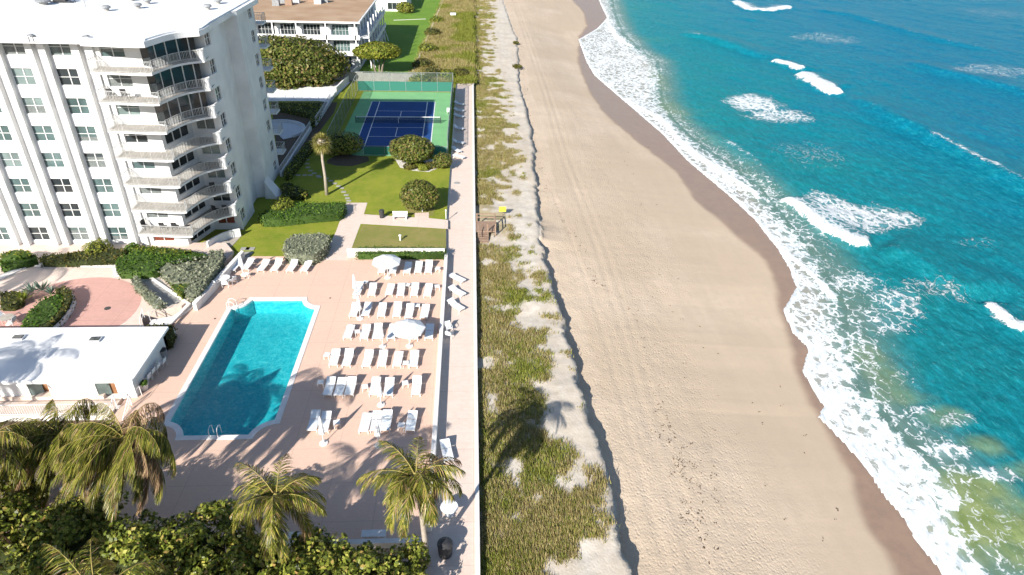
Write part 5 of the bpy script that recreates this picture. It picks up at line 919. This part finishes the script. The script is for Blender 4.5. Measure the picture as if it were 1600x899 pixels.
for k, (px, py, z, lab) in enumerate([(714, 286, ZK, 'dark round manhole cover on the sea walk near the court'), (168, 482, ZP+.005, 'small dark drain in the pink plaza circle'), (336, 498, 0, 'small drain in the deck left of the pool'), (516, 466, 0, 'small drain in the deck right of the pool')]):
    g = MB(); r_ = [.42, .28, .09, .09][k]; g.lathe([(r_, 0), (r_, .012), (r_*.9, .016)], n=20); o = g.build('drain_cover', 'greycon' if k == 0 else 'dark'); o.location = (*G(px, py, z), z); tag(o, lab, 'drain cover')
# hand rails on the plaza steps
for k, (p0, p1) in enumerate([((235, 500), (254, 478)), ((222, 515), (226, 496))]):
    a, b = G(*p0, .1), G(*p1, ZP); g = MB(); g.tube([(*a, 0), (*a, .95), (*b, 1.25), (*b, .3)], .03, 6); g.tube([(a[0]+.0, a[1], .5), (b[0], b[1], .8)], .02, 6); tag(g.build('handrail', 'wmetal'), ['white handrail on the right of the ramp to the plaza', 'white handrail on the left of the ramp behind the pool house'][k], 'handrail')
x, y = G(310, 622); g = MB()
a, b = G(205, 640), G(222, 618); g.tube([(*a, 0), (*a, .9), (*b, .9), (*b, 0)], .03, 6); tag(g.build('handrail', 'wmetal'), 'bent metal handrail at the head of the pool house stair', 'handrail')
# deck side wall with shade below the silver hedge
g = MB(); P = GP([(377, 391), (381, 393), (306, 475), (300, 473)], .75); g.prism(P, -.0, .75); tag(g.build('bed_wall', 'kerb'), 'white retaining wall below the silver hedge beside the deck', 'wall')
g = MB(); P = GP([(264, 512), (272, 512), (262, 534), (256, 534)], .5); g.prism(P, 0, .4); tag(g.build('planter_box', 'kerb'), 'low white planter edge at the pool house corner', 'planter')
g = MB(); P = GP([(300, 473), (303, 478), (261, 509), (232, 508), (236, 500), (270, 494)], .15); g.prism(P, 0, .15); struct('plaza_step', g, 'kerb')
# wooden beach access
WS = thing('beach_stair', 'weathered wooden stair platform from the sea walk down to the sand', 'stair', (2, 75, 0)); a = G(748, 361, -.1); x0, x1 = .42, 2.6; y0 = G(760, 362, -.2)[1]; g = MB(); g.box(x0, x1, y0, y0+2.6, -.28, -.18)
wb(g, 'platform', 'wood', WS)
for (xa_, ya_) in ((x1, y0), (x1, y0+2.6), (x0+.1, y0+2.6), (x1-.9, y0)): g = MB(); g.bar((xa_, ya_, -1.5), (xa_, ya_, .8), .12); wb(g, 'post', 'wood', WS)
g = MB(); g.bar((x1, y0, .75), (x1, y0+2.6, .75), .09); g.bar((x1, y0, .35), (x1, y0+2.6, .35), .09); g.bar((x0, y0+2.6, .75), (x1, y0+2.6, .75), .09); g.bar((x0, y0+2.6, .35), (x1, y0+2.6, .35), .09); wb(g, 'rail', 'wood', WS)
g = MB(); 
for i in range(5): g.box(x1-1.9, x1-.9, y0-.34*(i+1), y0-.34*i, -.30-.11*i, -.24-.11*i)
for s in (x1-1.95, x1-.85): g.bar((s, y0, -.3), (s, y0-1.7, -.85), .08, .2); g.bar((s, y0, .6), (s, y0-1.7, .1), .07)
wb(g, 'steps', 'wood', WS)
sg_ = thing('dune_sign', 'small bright yellow sign standing beside the wooden beach stair', 'sign', (*G(785, 335, -.5), -.8)); g = MB(); g.tube([(0, 0, 0), (0, 0, 1.3)], .03, 6); g.build('post', 'wood', sg_); g = MB(); g.box(-.42, .42, -.05, -.03, .65, 1.3); g.build('board', 'yellow', sg_)
x, y = G(708, 24, .3); g = MB(); g.box(x-.8, x+.8, y-.6, y+.6, -.1, .9); tag(g.build('utility_box', 'wmetal'), 'pale utility box alone in the dune scrub', 'box')
